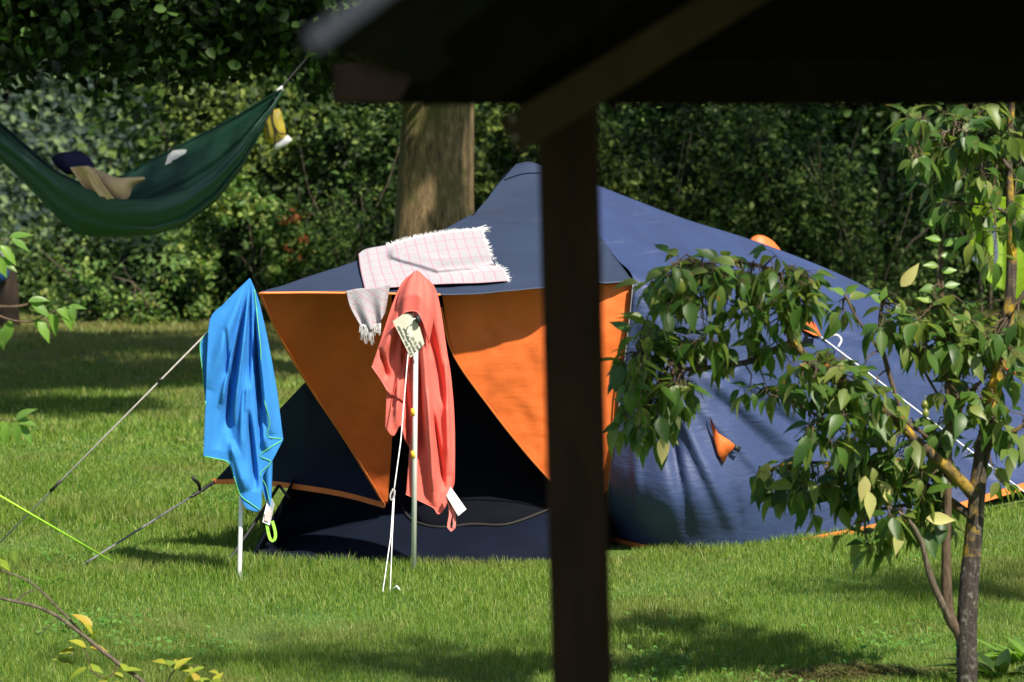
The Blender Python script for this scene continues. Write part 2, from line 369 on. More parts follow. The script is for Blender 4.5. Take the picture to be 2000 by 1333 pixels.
# ------------------------------------------------------------------ foliage
def leaf_quads(C, Nn, L, Wd, fold=.25):
    n = len(C); Nn = Nn/np.linalg.norm(Nn, axis=1)[:, None]
    t = rng.normal(0, 1, (n, 3)); t -= (t*Nn).sum(1)[:, None]*Nn; t /= np.linalg.norm(t, axis=1)[:, None]
    b = np.cross(Nn, t); L = L[:, None]; Wd = Wd[:, None]
    V = np.empty((n, 6, 3)); V[:, 0] = C-t*L/2; V[:, 3] = C+t*L/2; up_ = Nn*Wd*fold
    V[:, 1] = C+b*Wd*.44-t*L*.26+up_*.9; V[:, 2] = C+b*Wd*.40+t*L*.14+up_*.8; V[:, 4] = C-b*Wd*.40+t*L*.14+up_*.8; V[:, 5] = C-b*Wd*.44-t*L*.26+up_*.9
    k = np.arange(n)[:, None]*6
    return V.reshape(-1, 3), np.concatenate([k+[0, 1, 2, 3], k+[0, 3, 4, 5]], 1).reshape(-1, 4)
def cloud(center, rad, clumps, per, cr, leaf, up=.5, shell=.45, squash=.8):
    c = rng.normal(0, 1, (clumps, 3)); c /= np.linalg.norm(c, axis=1)[:, None]
    r = rng.uniform(shell, 1, clumps)[:, None]; cc = np.array(center)+c*r*np.array(rad)
    k = rng.normal(0, 1, (clumps, per, 3))*cr*rng.uniform(.5, 1.4, (clumps, 1, 1))*np.array([1, 1, squash])
    C = (cc[:, None]+k).reshape(-1, 3)
    Nn = rng.normal(0, .75, C.shape)+np.array([0, -.15, up])+np.repeat(c, per, 0)*.35
    L = rng.uniform(.7, 1.3, len(C))*leaf
    return C, Nn, L
def sprays(center, rad, n, per, leaf, shell=.5, ln=.30, up=.35):
    c = rng.normal(0, 1, (n, 3)); c /= np.linalg.norm(c, axis=1)[:, None]; c[:, 1] = -np.abs(c[:, 1])*.9+.1
    r = rng.uniform(shell, 1, n)[:, None]; cc = np.array(center)+c*r*np.array(rad)
    d = c+rng.normal(0, .55, (n, 3))+np.array([0, -.1, .35]); d /= np.linalg.norm(d, axis=1)[:, None]
    l = ln*rng.uniform(.5, 1.5, n); t = rng.uniform(-1, 1, (n, per))
    C = cc[:, None]+d[:, None]*(t*l[:, None])[:, :, None]+rng.normal(0, 1, (n, per, 3))*(.055*rng.uniform(.6, 1.6, (n, 1)))[:, :, None]*(1.25-np.abs(t))[:, :, None]
    C = C.reshape(-1, 3); Nn = rng.normal(0, .65, C.shape)+np.array([.1, -.35, up])
    return C, Nn, (rng.uniform(.6, 1.35, (n, 1))*rng.uniform(.7, 1.2, (n, per))).ravel()*leaf
def crown(name, parts, m, parent, wr=.62):
    C = np.concatenate([p[0] for p in parts]); Nn = np.concatenate([p[1] for p in parts]); L = np.concatenate([p[2] for p in parts])
    V, T = leaf_quads(C, Nn, L, L*wr)
    return link(name, fast_mesh(name, V, T), m, parent, smooth=False)
def wig(pts, amp):
    return [Vector(p)+Vector(rng.normal(0, amp, 3)) for p in pts]

_nd = rng.normal(0, 1, (9, 3)); _np = rng.uniform(0, 6.28, 9)
def vn(C, f): return sum(np.sin((C*f)@_nd[k]+_np[k]) for k in range(9))/3.0
def bush(label, px, py, Y, rx, rz, clumps, per, m, leaf=.06, stems=5, ry=.9, cat='shrub', cr=.105, red=0, group='shrubs along the wood edge', up=.5):
    c = P(px, py, Y); base = Vector((c.x, Y, tz(c.x, Y)))
    t = thing('bush', base, label, cat, group)
    C_, N_, L_ = sprays(c, (rx, ry, rz), int(clumps*1.9), 22, leaf*.95*(.8+.45*((px*7) % 10)/10), ln=.20+.10*(rx > .8))
    keep = vn(C_, 1.7)+.55*vn(C_+5, 4.2) > .06
    crown('foliage', [(C_[keep], N_[keep], L_[keep])], M[m], t)
    crown('inner_shade_foliage', [cloud(c+Vector((0, .6, -.1)), (rx*.9, ry*.55, rz*.85), int(clumps*.55), 30, .2, leaf*1.1, up)], M['maple'], t)  # near-black leaves stand for deep shade in the gaps
    mb = MB()
    for i in range(stems):
        a = rng.uniform(-1, 1); top = c+Vector((a*rx*.8, -ry*.7+rng.uniform(0, .5), rng.uniform(-.2, .85)*rz))
        pts = wig([base+Vector((a*.3*rx, 0, 0)), base.lerp(top, .4)+Vector((0, 0, .15)), base.lerp(top, .75), top], .05)
        mb.tube(smoothpoly(pts, 9), [(.016-.0015*k)*(1 if i % 2 else .6) for k in range(9)], 6)
    mb.build('stems', M['greytwig'], t)
    if red:
        crown('red_leaves', [cloud(c+Vector((rx*.35, -ry*.9, rz*.2)), (rx*.4, .15, rz*.5), red, 12, .05, .06)], M['redleaf'], t)
    return t

# ------------------------------------------------------------------ wood behind the lawn
def hillside():
    pass
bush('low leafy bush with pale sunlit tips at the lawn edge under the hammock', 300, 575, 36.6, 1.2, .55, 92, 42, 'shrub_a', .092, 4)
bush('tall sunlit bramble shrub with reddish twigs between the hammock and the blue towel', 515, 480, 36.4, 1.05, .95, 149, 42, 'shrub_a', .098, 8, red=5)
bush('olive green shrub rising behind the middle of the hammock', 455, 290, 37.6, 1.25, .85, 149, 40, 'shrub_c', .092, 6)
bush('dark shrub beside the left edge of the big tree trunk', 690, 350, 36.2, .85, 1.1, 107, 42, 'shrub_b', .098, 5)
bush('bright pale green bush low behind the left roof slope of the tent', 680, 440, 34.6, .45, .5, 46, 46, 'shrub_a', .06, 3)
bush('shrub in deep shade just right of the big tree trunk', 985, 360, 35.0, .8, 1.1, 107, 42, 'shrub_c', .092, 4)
bush('olive shrub speckled with lit leaf tones behind the tent peak right of the post', 1290, 330, 35.6, 1.35, 1.2, 164, 42, 'shrub_c', .092, 5)
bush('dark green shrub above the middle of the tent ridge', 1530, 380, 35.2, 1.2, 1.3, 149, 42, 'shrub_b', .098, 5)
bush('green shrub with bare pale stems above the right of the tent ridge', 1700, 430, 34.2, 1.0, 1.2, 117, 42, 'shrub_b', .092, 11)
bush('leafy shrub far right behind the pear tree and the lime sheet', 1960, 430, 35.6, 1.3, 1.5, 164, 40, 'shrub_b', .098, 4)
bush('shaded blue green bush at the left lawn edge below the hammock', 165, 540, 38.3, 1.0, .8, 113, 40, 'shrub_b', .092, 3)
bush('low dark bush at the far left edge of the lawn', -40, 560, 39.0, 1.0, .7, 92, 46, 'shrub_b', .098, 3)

def tree(label, base, h, r0, crowns, m, leaf, clumps, per, cr=.32, bm='bark_dark', cat='tree', group=None, lean=(0, 0), name='broadleaf_tree', up=.5):
    b = Vector((base[0], base[1], tz(base[0], base[1])))
    t = thing(name, b, label, cat, group)
    top = b+Vector((lean[0], lean[1], h)); mb = MB()
    tp = smoothpoly([b-Vector((0, 0, .1)), b+Vector((lean[0]*.2, lean[1]*.2, h*.3)), b+Vector((lean[0]*.55, lean[1]*.55, h*.65)), top], 14)
    rr = [r0*(1.25 if i == 0 else 1.08 if i == 1 else 1)*(1-.055*i) for i in range(14)]
    mb.tube(tp, rr, 24); mb.build('trunk', M[bm], t)
    mb = MB(); pr = []
    for (c, rad) in crowns:
        c = Vector(c); st = min(tp[4:], key=lambda q: (q-c).length+abs(q.z-(c.z-.5))*.5)
        mid = st.lerp(c, .5)+Vector((0, 0, .2)); mb.tube(smoothpoly([st, mid, c], 9), [r0*.38*(1-.1*k) for k in range(9)], 8)
        for _ in range(6):
            e = c+Vector(rng.uniform(-.8, .8, 3))*min(rad); e = c+Vector([a*b_*.8 for a, b_ in zip(rng.uniform(-1, 1, 3), rad)])
            mb.tube(smoothpoly(wig([mid.lerp(c, rng.uniform(.2, 1)), c.lerp(e, .5), e], .06), 7), [r0*.12*(1-.13*k) for k in range(7)], 5)
        k = max(6 if rad[0] < .5 else 12 if rad[1] < .2 else 30, int(clumps*rad[0]*(rad[1]+rad[2])*.5)); pr.append(cloud(c, rad, k, per, min(cr, rad[0]*.6), leaf*(1 if rad[0] > .5 else .5), up))
    mb.build('limbs', M[bm], t); crown('crown', pr, M[m], t, .7)
    return t
# the great trunk and the tree that carries the left end of the hammock
tb = P(852, 500, 28)
tree('massive tree with mossy sunlit trunk standing directly behind the tent', (tb.x-.07, 28), 8.5, .42,
     [((-1.9, 29.0, 5.8), (2.2, 1.6, .9)), ((3.2, 27.8, 9.6), (2.2, 2.2, 1.4)), ((-2.2, 28.4, 10.4), (1.8, 1.5, 1.2)), ((-4.4, 27.0, 9.6), (1.6, 1.5, 1.1)), (P(860, 280, 27.6)+S*(3.4/S.z), (.13, .10, .16)), (P(915, 390, 27.6)+S*(3.6/S.z), (.12, .10, .34)), (P(870, 420, 27.6)+S*(3.0/S.z), (.08, .07, .10))], 'maple', .15, 9, 34, .30, bm='bark_big', lean=(.45, 0))  # clumps offset towards the sun are unseen, added to dapple the trunk
lt = P(-330, 400, 25)
tree('tree holding the left hammock rope, dark leafy boughs over the hammock', (lt.x, 25.3), 7.5, .27,
     [(P(60, -75, 25.5), (1.5, 1.6, .9)), (P(330, -70, 26.5), (1.6, 1.6, .98)), (P(640, -60, 27), (1.3, 1.5, .98)), (P(-250, -60, 25), (1.4, 1.5, 1.0)), (P(150, -90, 29), (2.2, .9, 1.05)), (P(560, -90, 30), (2.2, .8, 1.25)), (P(120, 380, 25)+S*(5.6/S.z), (1.0, .6, .6)), (P(290, 420, 25)+S*(5.4/S.z), (.75, .55, .6)), (P(100, 60, 26)+S*(5/S.z), (1.0, .45, .5)), (P(420, 60, 26)+S*(5.6/S.z), (1.0, .45, .5))], 'maple', .11, 120, 34, .22)  # boughs offset towards the sun are unseen, added to shade hammock and canopy
# understorey row and far wooded bank
def backtree(px, Y, z, rx, rz, m, label, leaf=.16, dens=34, h=5, ry=1.3):
    c = P(px, 300, Y); c.z = z
    tree(label, (c.x, Y), h, .11, [(c, (rx, ry, rz)), (c+Vector((.3, .8, rz*.9)), (rx*.9, ry, rz*.8))], m, leaf, dens, 34, .3, group='trees in the wood behind the lawn')
backtree(460, 41.5, 2.6, 1.7, 2.2, 'shrub_b', 'shadowy tree in the wood above the middle of the hammock')
backtree(680, 41.0, 2.6, 1.9, 2.3, 'maple', 'very dark tree in the wood between the hammock and the big trunk')
backtree(900, 40.5, 2.8, 2.0, 2.4, 'maple', 'dark tree in the wood hidden behind the big trunk and the post')
backtree(1200, 40.5, 2.8, 2.0, 2.4, 'maple', 'dark tree in the wood above the tent peak, right beside the post')
backtree(1500, 40.0, 2.8, 2.0, 2.4, 'maple', 'dark tree in the wood above the middle of the tent ridge')
backtree(1800, 40.0, 2.8, 2.0, 2.4, 'maple', 'dark tree in the wood left of the pear tree top')
backtree(2100, 40.0, 2.8, 2.0, 2.4, 'maple', 'dark tree in the wood at the far right edge')
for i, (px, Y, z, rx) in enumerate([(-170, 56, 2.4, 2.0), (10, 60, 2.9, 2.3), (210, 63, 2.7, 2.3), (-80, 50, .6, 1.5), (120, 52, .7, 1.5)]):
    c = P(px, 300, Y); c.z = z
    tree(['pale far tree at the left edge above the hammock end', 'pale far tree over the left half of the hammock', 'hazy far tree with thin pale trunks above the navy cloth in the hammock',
          'haze tinted far tree low at the left edge', 'haze tinted far tree below the left part of the hammock'][i], (c.x, Y), max(1.2, z*.9), .10,
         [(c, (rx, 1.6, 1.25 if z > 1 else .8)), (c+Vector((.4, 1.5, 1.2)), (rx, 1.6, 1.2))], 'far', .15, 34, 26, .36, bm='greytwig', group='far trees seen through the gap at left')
for i, (x, y) in enumerate([(-10, 50), (-2, 52), (6, 51), (13, 50), (20, 46)]):
    if i == 0: continue
    tree('tall dark tree deep in the wood' if i < 0 else ['', 'tall tree deep in the wood behind the big trunk', 'tall tree deep in the wood behind the tent ridge', 'tall tree deep in the wood past the pear tree', 'tall tree deep in the wood beyond the right edge'][i],
         (x, y), 10, .2, [((x, y, tz(x, y)+2.0), (4.0, 1.5, 3.2)), ((x+.5, y+.5, tz(x, y)+6), (4, 1.8, 3.2))], 'maple', .24, 14, 40, .5, group='tall trees deep in the wood')
# unseen trees added beyond the right edge to throw the dappled shade
def shade_tree(label, q, h, rad, clumps=12, leaf=.13, per=26):
    k = (h)/S.z; c = Vector((q[0]+S.x*k, q[1]+S.y*k, h))
    tree(label, (c.x+.4, c.y-.2), h, .2, [(c, rad)], 'maple', leaf, clumps, per, .34, cat='tree', group='unseen trees added for shade beyond the right edge')
def shady(label, x, y, crowns, leaf=.30, k=1.0):
    tree(label, (x, y), 11, .26, crowns, 'maple', leaf*.7, 7*k, 30, .48, group='unseen trees added for shade beyond the right edge')
shady('unseen tall tree added beyond the right edge to shade the wood', 8.2, 27.5, [((5.6, 26.5, 9.5), (2.6, 2.4, 1.8)), ((9.5, 27.5, 12), (3.0, 3.0, 2.2)), ((6.2, 29.8, 10), (2.8, 2.4, 2.0))], k=1.0)
shade_tree('unseen small tree added beyond the right edge to shade the near lawn', (-.9, 14.30), 6.5, (1.8, .12, .18), 2.5)
shade_tree('unseen small tree added beyond the right edge to shade the middle lawn', (2.0, 16.0), 7.0, (.8, .08, .12), 4)

# ------------------------------------------------------------------ tent
def gz(px, py, dz=0):
    g = G(px, py); g.z += dz; return g
from mathutils.bvhtree import BVHTree
CAM = Vector((0, 0, CH))
def bvh_of(o):
    off = wloc(o); me = o.data
    return BVHTree.FromPolygons([v.co+off for v in me.vertices], [tuple(p.vertices) for p in me.polygons])
def onto(bvh, px, py, off=.015):
    d = (P(px, py, 18)-CAM).normalized(); h = bvh.ray_cast(CAM, d)[0]
    if h is None: return None
    return h-d*off
def PL(lst): return [P(*a) for a in lst]
def seg(x, y, a):
    x0, y0, x1, y1 = a[:4]; dx, dy = x1-x0, y1-y0; L2 = dx*dx+dy*dy
    t = ((x-x0)*dx+(y-y0)*dy)/L2; tc = min(1, max(0, t))
    d = ((x-x0-dx*tc)*dy-(y-y0-dy*tc)*dx)/math.sqrt(L2); e = math.hypot(x-x0-dx*tc, y-y0-dy*tc)
    if 0 <= t <= 1: e = abs(d)
    return d, e, t
def folds(p, lines):
    x, y = pix(p); s = 0
    for a in lines:
        d, e, t = seg(x, y, a); wd, am = a[4], a[5]
        if e < 4*wd:
            f = 1 if 0 <= t <= 1 else math.exp(-(e/wd)**2)
            s += am*math.exp(-(e/wd)**2)*(math.sin(math.pi*min(1, max(0, t)))**.5 if len(a) < 7 else 1)
    return s
tc = P(900, 1060, 19.3)
TENT = thing('tent', (tc.x+.6, 19.3, tz(tc.x+.6, 19.3)), 'large navy blue tent with orange door panels and a pointed peak on the lawn', 'tent')
def tp_(mb, name, m, t=0, parent=None, sm=True, label=None):
    o = mb.build(name, m, parent or TENT, sm)
    if t: solid(o, t)
    if label: o['label'] = label
    return o
EDGE = [(508, 572, 16.90), (600, 571, 16.94), (700, 572, 16.99), (860, 575, 17.08), (1060, 563, 17.30), (1237, 549, 17.58)]
def edgeY(px): return float(np.interp(px, [e[0] for e in EDGE], [e[2] for e in EDGE]))
LEFTO = [(1008, 321, 19.15), (972, 362, 18.92), (934, 410, 18.62), (868, 448, 18.32), (800, 476, 18.0), (700, 509, 17.6), (600, 541, 17.22), (508, 572, 16.90)]
SEAM = [(1050, 321, 19.15), (1076, 352, 18.95), (1112, 398, 18.62), (1166, 456, 18.2), (1203, 505, 17.86), (1237, 549, 17.58)]
RIDGE = [(1050, 321, 19.15), (1110, 342, 19.15), (1165, 362, 19.2), (1240, 391, 19.3), (1340, 429, 19.5), (1465, 468, 19.75), (1600, 519, 19.95), (1700, 566, 20.15), (1790, 625, 20.35), (1900, 690, 20.6), (2050, 772, 20.9), (2260, 880, 21.2)]
def rdisp(p, u, v):
    x, y = pix(p); q = .012*noise.noise(p*2.2)+.005*noise.noise(p*7)
    q += folds(p, [(925, 417, 1160, 424, 5, -.02, 1), (1100, 470, 1050, 560, 8, .010), (930, 470, 700, 560, 10, .008), (1190, 470, 1165, 560, 10, .015)])
    sag = .10*math.sin(math.pi*v)*math.sin(math.pi*u)
    return p+Vector((0, q*.6, q-sag*.35))
roof = coons(PL([(1008, 321, 19.15), (1030, 317, 19.15), (1050, 321, 19.15)]), PL(EDGE), PL(LEFTO), PL(SEAM), 90, 80, rdisp)
roof_o = tp_(roof, 'awning_roof', M['navy_roof'], .003); RB = bvh_of(roof_o)
SF = [(1375, 735, 1650, 955, 11, .045), (1400, 728, 1640, 900, 8, -.035), (1440, 735, 1690, 905, 10, .035), (1390, 770, 1560, 930, 8, -.03), (1480, 740, 1740, 905, 9, -.03), (1360, 790, 1500, 940, 10, .03),
      (1240, 590, 1420, 1060, 13, .05), (1270, 640, 1350, 1060, 12, -.05), (1300, 760, 1420, 1060, 12, -.055), (1225, 600, 1250, 1050, 10, .02), (1330, 800, 1450, 1060, 12, .03), (1440, 955, 1448, 1068, 6, -.03),
      (1545, 500, 1530, 640, 7, .02), (1585, 520, 1580, 680, 6, -.022), (1615, 540, 1620, 690, 7, .024), (1650, 550, 1662, 700, 6, -.022), (1690, 580, 1705, 730, 8, .022), (1730, 600, 1760, 760, 8, -.02),
      (1260, 420, 1420, 520, 3, .006), (1275, 450, 1400, 540, 3, .006), (1243, 560, 1330, 660, 6, -.05), (1245, 590, 1290, 800, 8, .03),
      (1420, 830, 1560, 1030, 10, .02), (1480, 850, 1640, 1000, 9, -.02), (1700, 800, 1900, 980, 12, .03), (1760, 780, 1960, 960, 10, -.03), (1880, 780, 2000, 900, 10, .03), (1385, 800, 1480, 700, 10, .02)]
def sdisp(p, u, v):
    q = .02*noise.noise(p*1.6)+.009*noise.noise(p*4.5)+.003*noise.noise(p*16)
    e = min(1, v*8, (1-v)*10, u*12)
    return p+Vector((-.25, -.9, .3))*(e*(q+folds(p, SF)*1.35)-.10*0)+Vector((0, .30*math.sin(math.pi*v)*math.sin(math.pi*min(1, u*1.2)), 0))
BASE = [gz(1187, 1063, .06), gz(1260, 1071, .02), gz(1340, 1074, .01), gz(1440, 1068, -.01), gz(1560, 1052, -.01), gz(1700, 1034, .02), gz(1850, 1010, .06), gz(2000, 985, .13), gz(2260, 940, .2)]
SIDEL = SEAM+[(1225, 660, 17.62), (1208, 800, 17.72), (1190, 950, 17.84)]
side = coons(PL(RIDGE), BASE, PL(SIDEL)+[BASE[0]], [P(2260, 880, 21.2), P(2262, 900, 20.6), BASE[-1]], 190, 130, sdisp)
side_o = tp_(side, 'side_wall', M['blue_side'], .003); SB = bvh_of(side_o)
# far side, never seen from here, closes the body
BK = [gz(482, 1108), Vector((-1.45, 19.6, -.02)), Vector((-1.1, 21, 0)), Vector((0, 22.4, .02)), Vector((2.5, 23.2, .1)), Vector((6.2, 24.2, .2))]
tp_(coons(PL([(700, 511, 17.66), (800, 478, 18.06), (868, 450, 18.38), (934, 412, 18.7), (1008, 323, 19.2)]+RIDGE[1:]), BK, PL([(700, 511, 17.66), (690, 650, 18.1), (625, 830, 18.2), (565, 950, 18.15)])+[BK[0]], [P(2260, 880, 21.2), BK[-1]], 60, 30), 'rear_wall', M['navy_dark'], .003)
# inner wall under the awning
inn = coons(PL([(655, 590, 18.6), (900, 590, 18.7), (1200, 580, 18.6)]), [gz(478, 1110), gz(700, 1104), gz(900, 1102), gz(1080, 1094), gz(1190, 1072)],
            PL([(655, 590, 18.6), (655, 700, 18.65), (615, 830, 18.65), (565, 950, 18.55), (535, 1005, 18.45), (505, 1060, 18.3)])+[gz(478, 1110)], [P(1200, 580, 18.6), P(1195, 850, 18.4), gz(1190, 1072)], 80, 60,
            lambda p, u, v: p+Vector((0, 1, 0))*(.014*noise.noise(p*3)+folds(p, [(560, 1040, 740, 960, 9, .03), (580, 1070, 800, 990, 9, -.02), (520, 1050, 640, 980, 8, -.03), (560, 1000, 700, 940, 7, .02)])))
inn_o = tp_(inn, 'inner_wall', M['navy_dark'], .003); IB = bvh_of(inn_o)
tp_(coons([onto(IB, x, y, .012) for x, y in ((780, 600), (1180, 600))], [onto(IB, x, y, .012) for x, y in ((805, 1000), (830, 1025), (920, 1028), (1000, 1020), (1075, 995), (1170, 960))],
          [onto(IB, x, y, .012) for x, y in ((780, 600), (775, 850), (790, 960), (805, 1000))], [onto(IB, x, y, .012) for x, y in ((1180, 600), (1170, 960))], 20, 16), 'dark_mesh_doorway', M['black'], .002)  # near-black sheet stands for the dark tent interior
z = MB().tube(smoothpoly([onto(IB, x, y, .02) for x, y in ((783, 985), (800, 1012), (830, 1026), (870, 1030), (920, 1024), (975, 1026), (1010, 1019), (1075, 994), (1170, 955))], 40), .008, 6); tp_(z, 'door_zip', M['zip'])
for pts in ([(930, 414), (990, 417), (1050, 423)], [(985, 352), (1020, 340), (1056, 338)]):
    q = [onto(RB, x, y, .012) for x, y in pts]
    if all(q): tp_(MB().tube(smoothpoly(q, 12), .0035, 5), 'seam', M['navy_dark'])
# door panels
def odisp(p, u, v):
    return p+Vector((0, 1, 0))*(.022*noise.noise(p*2.2)+.010*noise.noise(Vector((p.x*9, p.y*3, p.z*4)))+.006*noise.noise(p*14))
lp = coons(PL([(508, 573, 16.92), (640, 566, 17.14), (765, 570, 17.34)]), PL([(750, 985, 18.14), (757, 984, 18.14)]),
           PL([(508, 573, 16.92), (548, 660, 17.17), (600, 748, 17.42), (680, 868, 17.82), (750, 985, 18.14)]), PL([(765, 570, 17.34), (768, 700, 17.6), (766, 850, 17.92), (757, 984, 18.14)]), 50, 70, odisp)
tp_(lp, 'door_panel', M['orange'], .002, label='left orange door panel hanging in shade')
rp = coons(PL([(862, 566, 17.38), (1000, 560, 17.50), (1237, 552, 17.62)]), PL([(1120, 985, 17.86), (1150, 990, 17.86), (1186, 958, 17.86)]),
           PL([(862, 566, 17.38), (885, 692, 17.46), (960, 800, 17.60), (1040, 900, 17.73), (1120, 985, 17.86)]), PL([(1237, 552, 17.62), (1224, 660, 17.66), (1207, 800, 17.75), (1186, 958, 17.86)]), 70, 70, odisp)
tp_(rp, 'door_panel', M['orange'], .002, label='right orange door panel in the sun')
wn = coons(PL([(596, 747, 17.50), (604, 747, 17.50)]), PL([(418, 941, 18.6), (500, 942, 18.4), (600, 954, 18.2), (680, 968, 18.2), (752, 988, 18.19)]),
           PL([(596, 747, 17.50), (540, 806, 17.84), (480, 874, 18.2), (418, 941, 18.6)]), PL([(604, 747, 17.50), (680, 872, 17.9), (752, 988, 18.19)]), 50, 40,
           lambda p, u, v: p+Vector((0, .02*noise.noise(p*3), 0)))
wing_o = tp_(wn, 'side_flap', M['navy_wing'], .002, label='navy side flap pulled out with an orange hem')
hp = PL([(416, 941, 18.58), (500, 942, 18.38), (600, 954, 18.18), (680, 968, 18.18), (752, 988, 18.16)]); hp = smoothpoly(hp, 30)
def strip(pts, hw, up=Vector((0, 0, 1)), th=.003):
    mb = MB(); vs = []; n = len(pts)
    for i, p in enumerate(pts):
        d = (pts[min(i+1, n-1)]-pts[max(i-1, 0)]).normalized(); a = (up-d*up.dot(d)).normalized(); b = d.cross(a)
        w_ = hw[i] if isinstance(hw, list) else hw
        vs += [p+a*w_+b*th, p-a*w_+b*th, p-a*w_-b*th, p+a*w_-b*th]
    fs = [(i*4+k, i*4+(k+1) % 4, i*4+4+(k+1) % 4, i*4+4+k) for i in range(n-1) for k in range(4)]+[(3, 2, 1, 0), tuple((n-1)*4+k for k in range(4))]
    return mb.add(vs, fs)
tp_(strip(hp, .016), 'hem_tape', M['hem'], sm=False)
tp_(strip(smoothpoly(PL([(507, 573, 16.90), (548, 661, 17.15), (600, 749, 17.40), (680, 869, 17.80), (751, 987, 18.12)]), 30), .006, Vector((1, 0, 0))), 'panel_edging', M['hem'], sm=False)
tp_(strip(smoothpoly(PL([(862, 600, 17.37), (885, 692, 17.45), (960, 800, 17.59), (1040, 900, 17.71), (1120, 985, 17.84)]), 30), .004, Vector((1, 0, 0))), 'panel_edging', M['hem'], sm=False)
tp_(MB().tube(resample(PL([(x, y+1, Y-.008) for x, y, Y in EDGE[:4]]), 30), .0075, 6), 'front_piping', M['hem'])
tp_(MB().tube(resample(PL([(1237, 553, 17.57), (1225, 660, 17.6), (1208, 800, 17.70), (1188, 950, 17.82)])+[gz(1185, 1062, .06)+Vector((0, -.02, 0))], 24), .006, 6), 'corner_piping', M['greystrap'])
tp_(strip(smoothpoly([b+Vector((0, -.03, -.02+.012*math.sin(i*2))) for i, b in enumerate(BASE[:4])], 30), .013), 'hem_tape', M['hem'], sm=False)
tp_(strip(smoothpoly([b+Vector((0, -.10, .0)) for b in BASE[4:]], 30), .022), 'hem_tape', M['hem'], sm=False)
# poles
pb1 = gz(467, 1134, -.02); YP1 = pb1.y; pt1 = P(482, 556, YP1)
o = tp_(MB().tube([pb1, pb1.lerp(pt1, .05), pt1], [.008, .013, .012], 12), 'pole', M['alu'])
pb2 = gz(808, 1121, -.02); YP2 = pb2.y; pt2 = P(813, 545, YP2)
o2 = tp_(MB().tube([pb2, pt2], [.0145, .0145], 12), 'pole', M['alu'])
for yy in (805, 888):
    a = P(808, yy-7, YP2); b = P(808, yy+7, YP2); tp_(MB().tube([a, b], .0165, 12), 'joint_ring', M['yellowring'], parent=o2)
# wing frame legs and strap with buckle
f1 = P(545, 948, 18.1); tp_(MB().tube([f1, P(500, 1018, 18.0), gz(440, 1106)], .010, 8), 'frame_leg', M['blacktape'])
tp_(MB().tube([f1, P(560, 968, 18.08), P(566, 975, 18.08)], .009, 6), 'frame_leg', M['blacktape'])
s0 = P(420, 941, 18.58); s1 = P(378, 968, 18.40); s2 = gz(163, 1106, .01)
tp_(MB().tube([s0, s1], .012, 6), 'strap', M['blacktape']); tp_(MB().tube([s1, s2], .0065, 6), 'guy_line', M['greystrap'])
tp_(MB().tube(smoothpoly([P(390, 957, 18.36), P(388, 945, 18.3), P(378, 936, 18.25), P(376, 931, 18.25)], 8), .011, 6), 'strap', M['blacktape'])
# guys
tp_(MB().tube([P(482, 572, YP1-.02), gz(-60, 1121)], .0052, 6), 'guy_line', M['cord'])
g1 = P(476, 577, YP1-.02); g2 = gz(-60, 1121)
for f, L in ((.68, .022), (.30, .006)):
    a = g1.lerp(g2, f); d = (g2-g1).normalized(); tp_(MB().tube([a-d*L*2, a+d*L*2], .010, 6), 'line_slider', M['blacktape'])
kn = P(769, 962, YP2-.32)
tp_(MB().tube(resample([P(802, 640, YP2-.06), P(796, 702, YP2-.10), P(783, 860, YP2-.24), kn], 14), .0034, 6), 'guy_line', M['whitecord'])
tp_(MB().tube([kn, P(763, 1050, YP2-.48), gz(747, 1160)], .003, 6), 'guy_line', M['whitecord'])
tp_(MB().tube([kn+Vector((.004, 0, 0)), P(766, 1050, YP2-.46), gz(762, 1156)], .003, 6), 'guy_line', M['whitecord'])
tp_(MB().tube(smoothpoly([P(768, 955, YP2-.33), P(762, 968, YP2-.34), P(764, 978, YP2-.34), P(770, 970, YP2-.34), P(771, 958, YP2-.33)], 12), .005, 6), 'knot', M['cord'])
pg = gz(765, 1160, .015); tp_(MB().tube([pg, pg+Vector((.03, -.03, .03)), pg+Vector((.045, -.04, .01))], .006, 6), 'tent_peg', M['palegrey'])
# vents and patches of the side wall
def patch(name, pts, m, off=.02, t=.003, label=None, lift=None):
    vs = [onto(SB, x, y, off+(lift[i] if lift else 0)) for i, (x, y) in enumerate(pts)]
    c = sum(vs, Vector())/len(vs); n = len(vs); mb = MB()
    mb.add(vs+[c+Vector((0, -.01, 0))], [(i, (i+1) % n, n) for i in range(n)])
    return tp_(mb, name, m, t, label=label)
patch('vent_flap', [(1386, 812), (1392, 838), (1408, 850), (1424, 860), (1441, 874), (1424, 884), (1413, 906), (1402, 886), (1392, 850)], M['orange'], .03, label='kite shaped orange flap low on the side wall')
patch('flap_tab', [(1436, 868), (1448, 874), (1443, 884), (1432, 878)], M['blacktape'], .06)
patch('vent_flap', [(1548, 628), (1575, 620), (1592, 632), (1604, 657), (1590, 655), (1570, 645), (1548, 637)], M['orange'], .09, label='raised orange vent hood above the rope loop')
patch('vent_opening', [(1540, 638), (1565, 645), (1590, 657), (1588, 672), (1560, 680), (1540, 668)], M['black'], .02)  # black patch stands for the dark under the vent hood
patch('vent_flap', [(1556, 722), (1580, 700), (1605, 702), (1640, 722), (1630, 738), (1600, 722), (1575, 742)], M['orange'], .05, label='crumpled orange flap below the rope loop')
kp = onto(SB, 1490, 474, -.25); 
if kp is None: kp = P(1490, 474, 20.0)
dome = PL([(1465, 470, 19.95), (1472, 462, 19.95), (1488, 460, 19.95), (1508, 470, 19.98), (1524, 488, 20.02)])
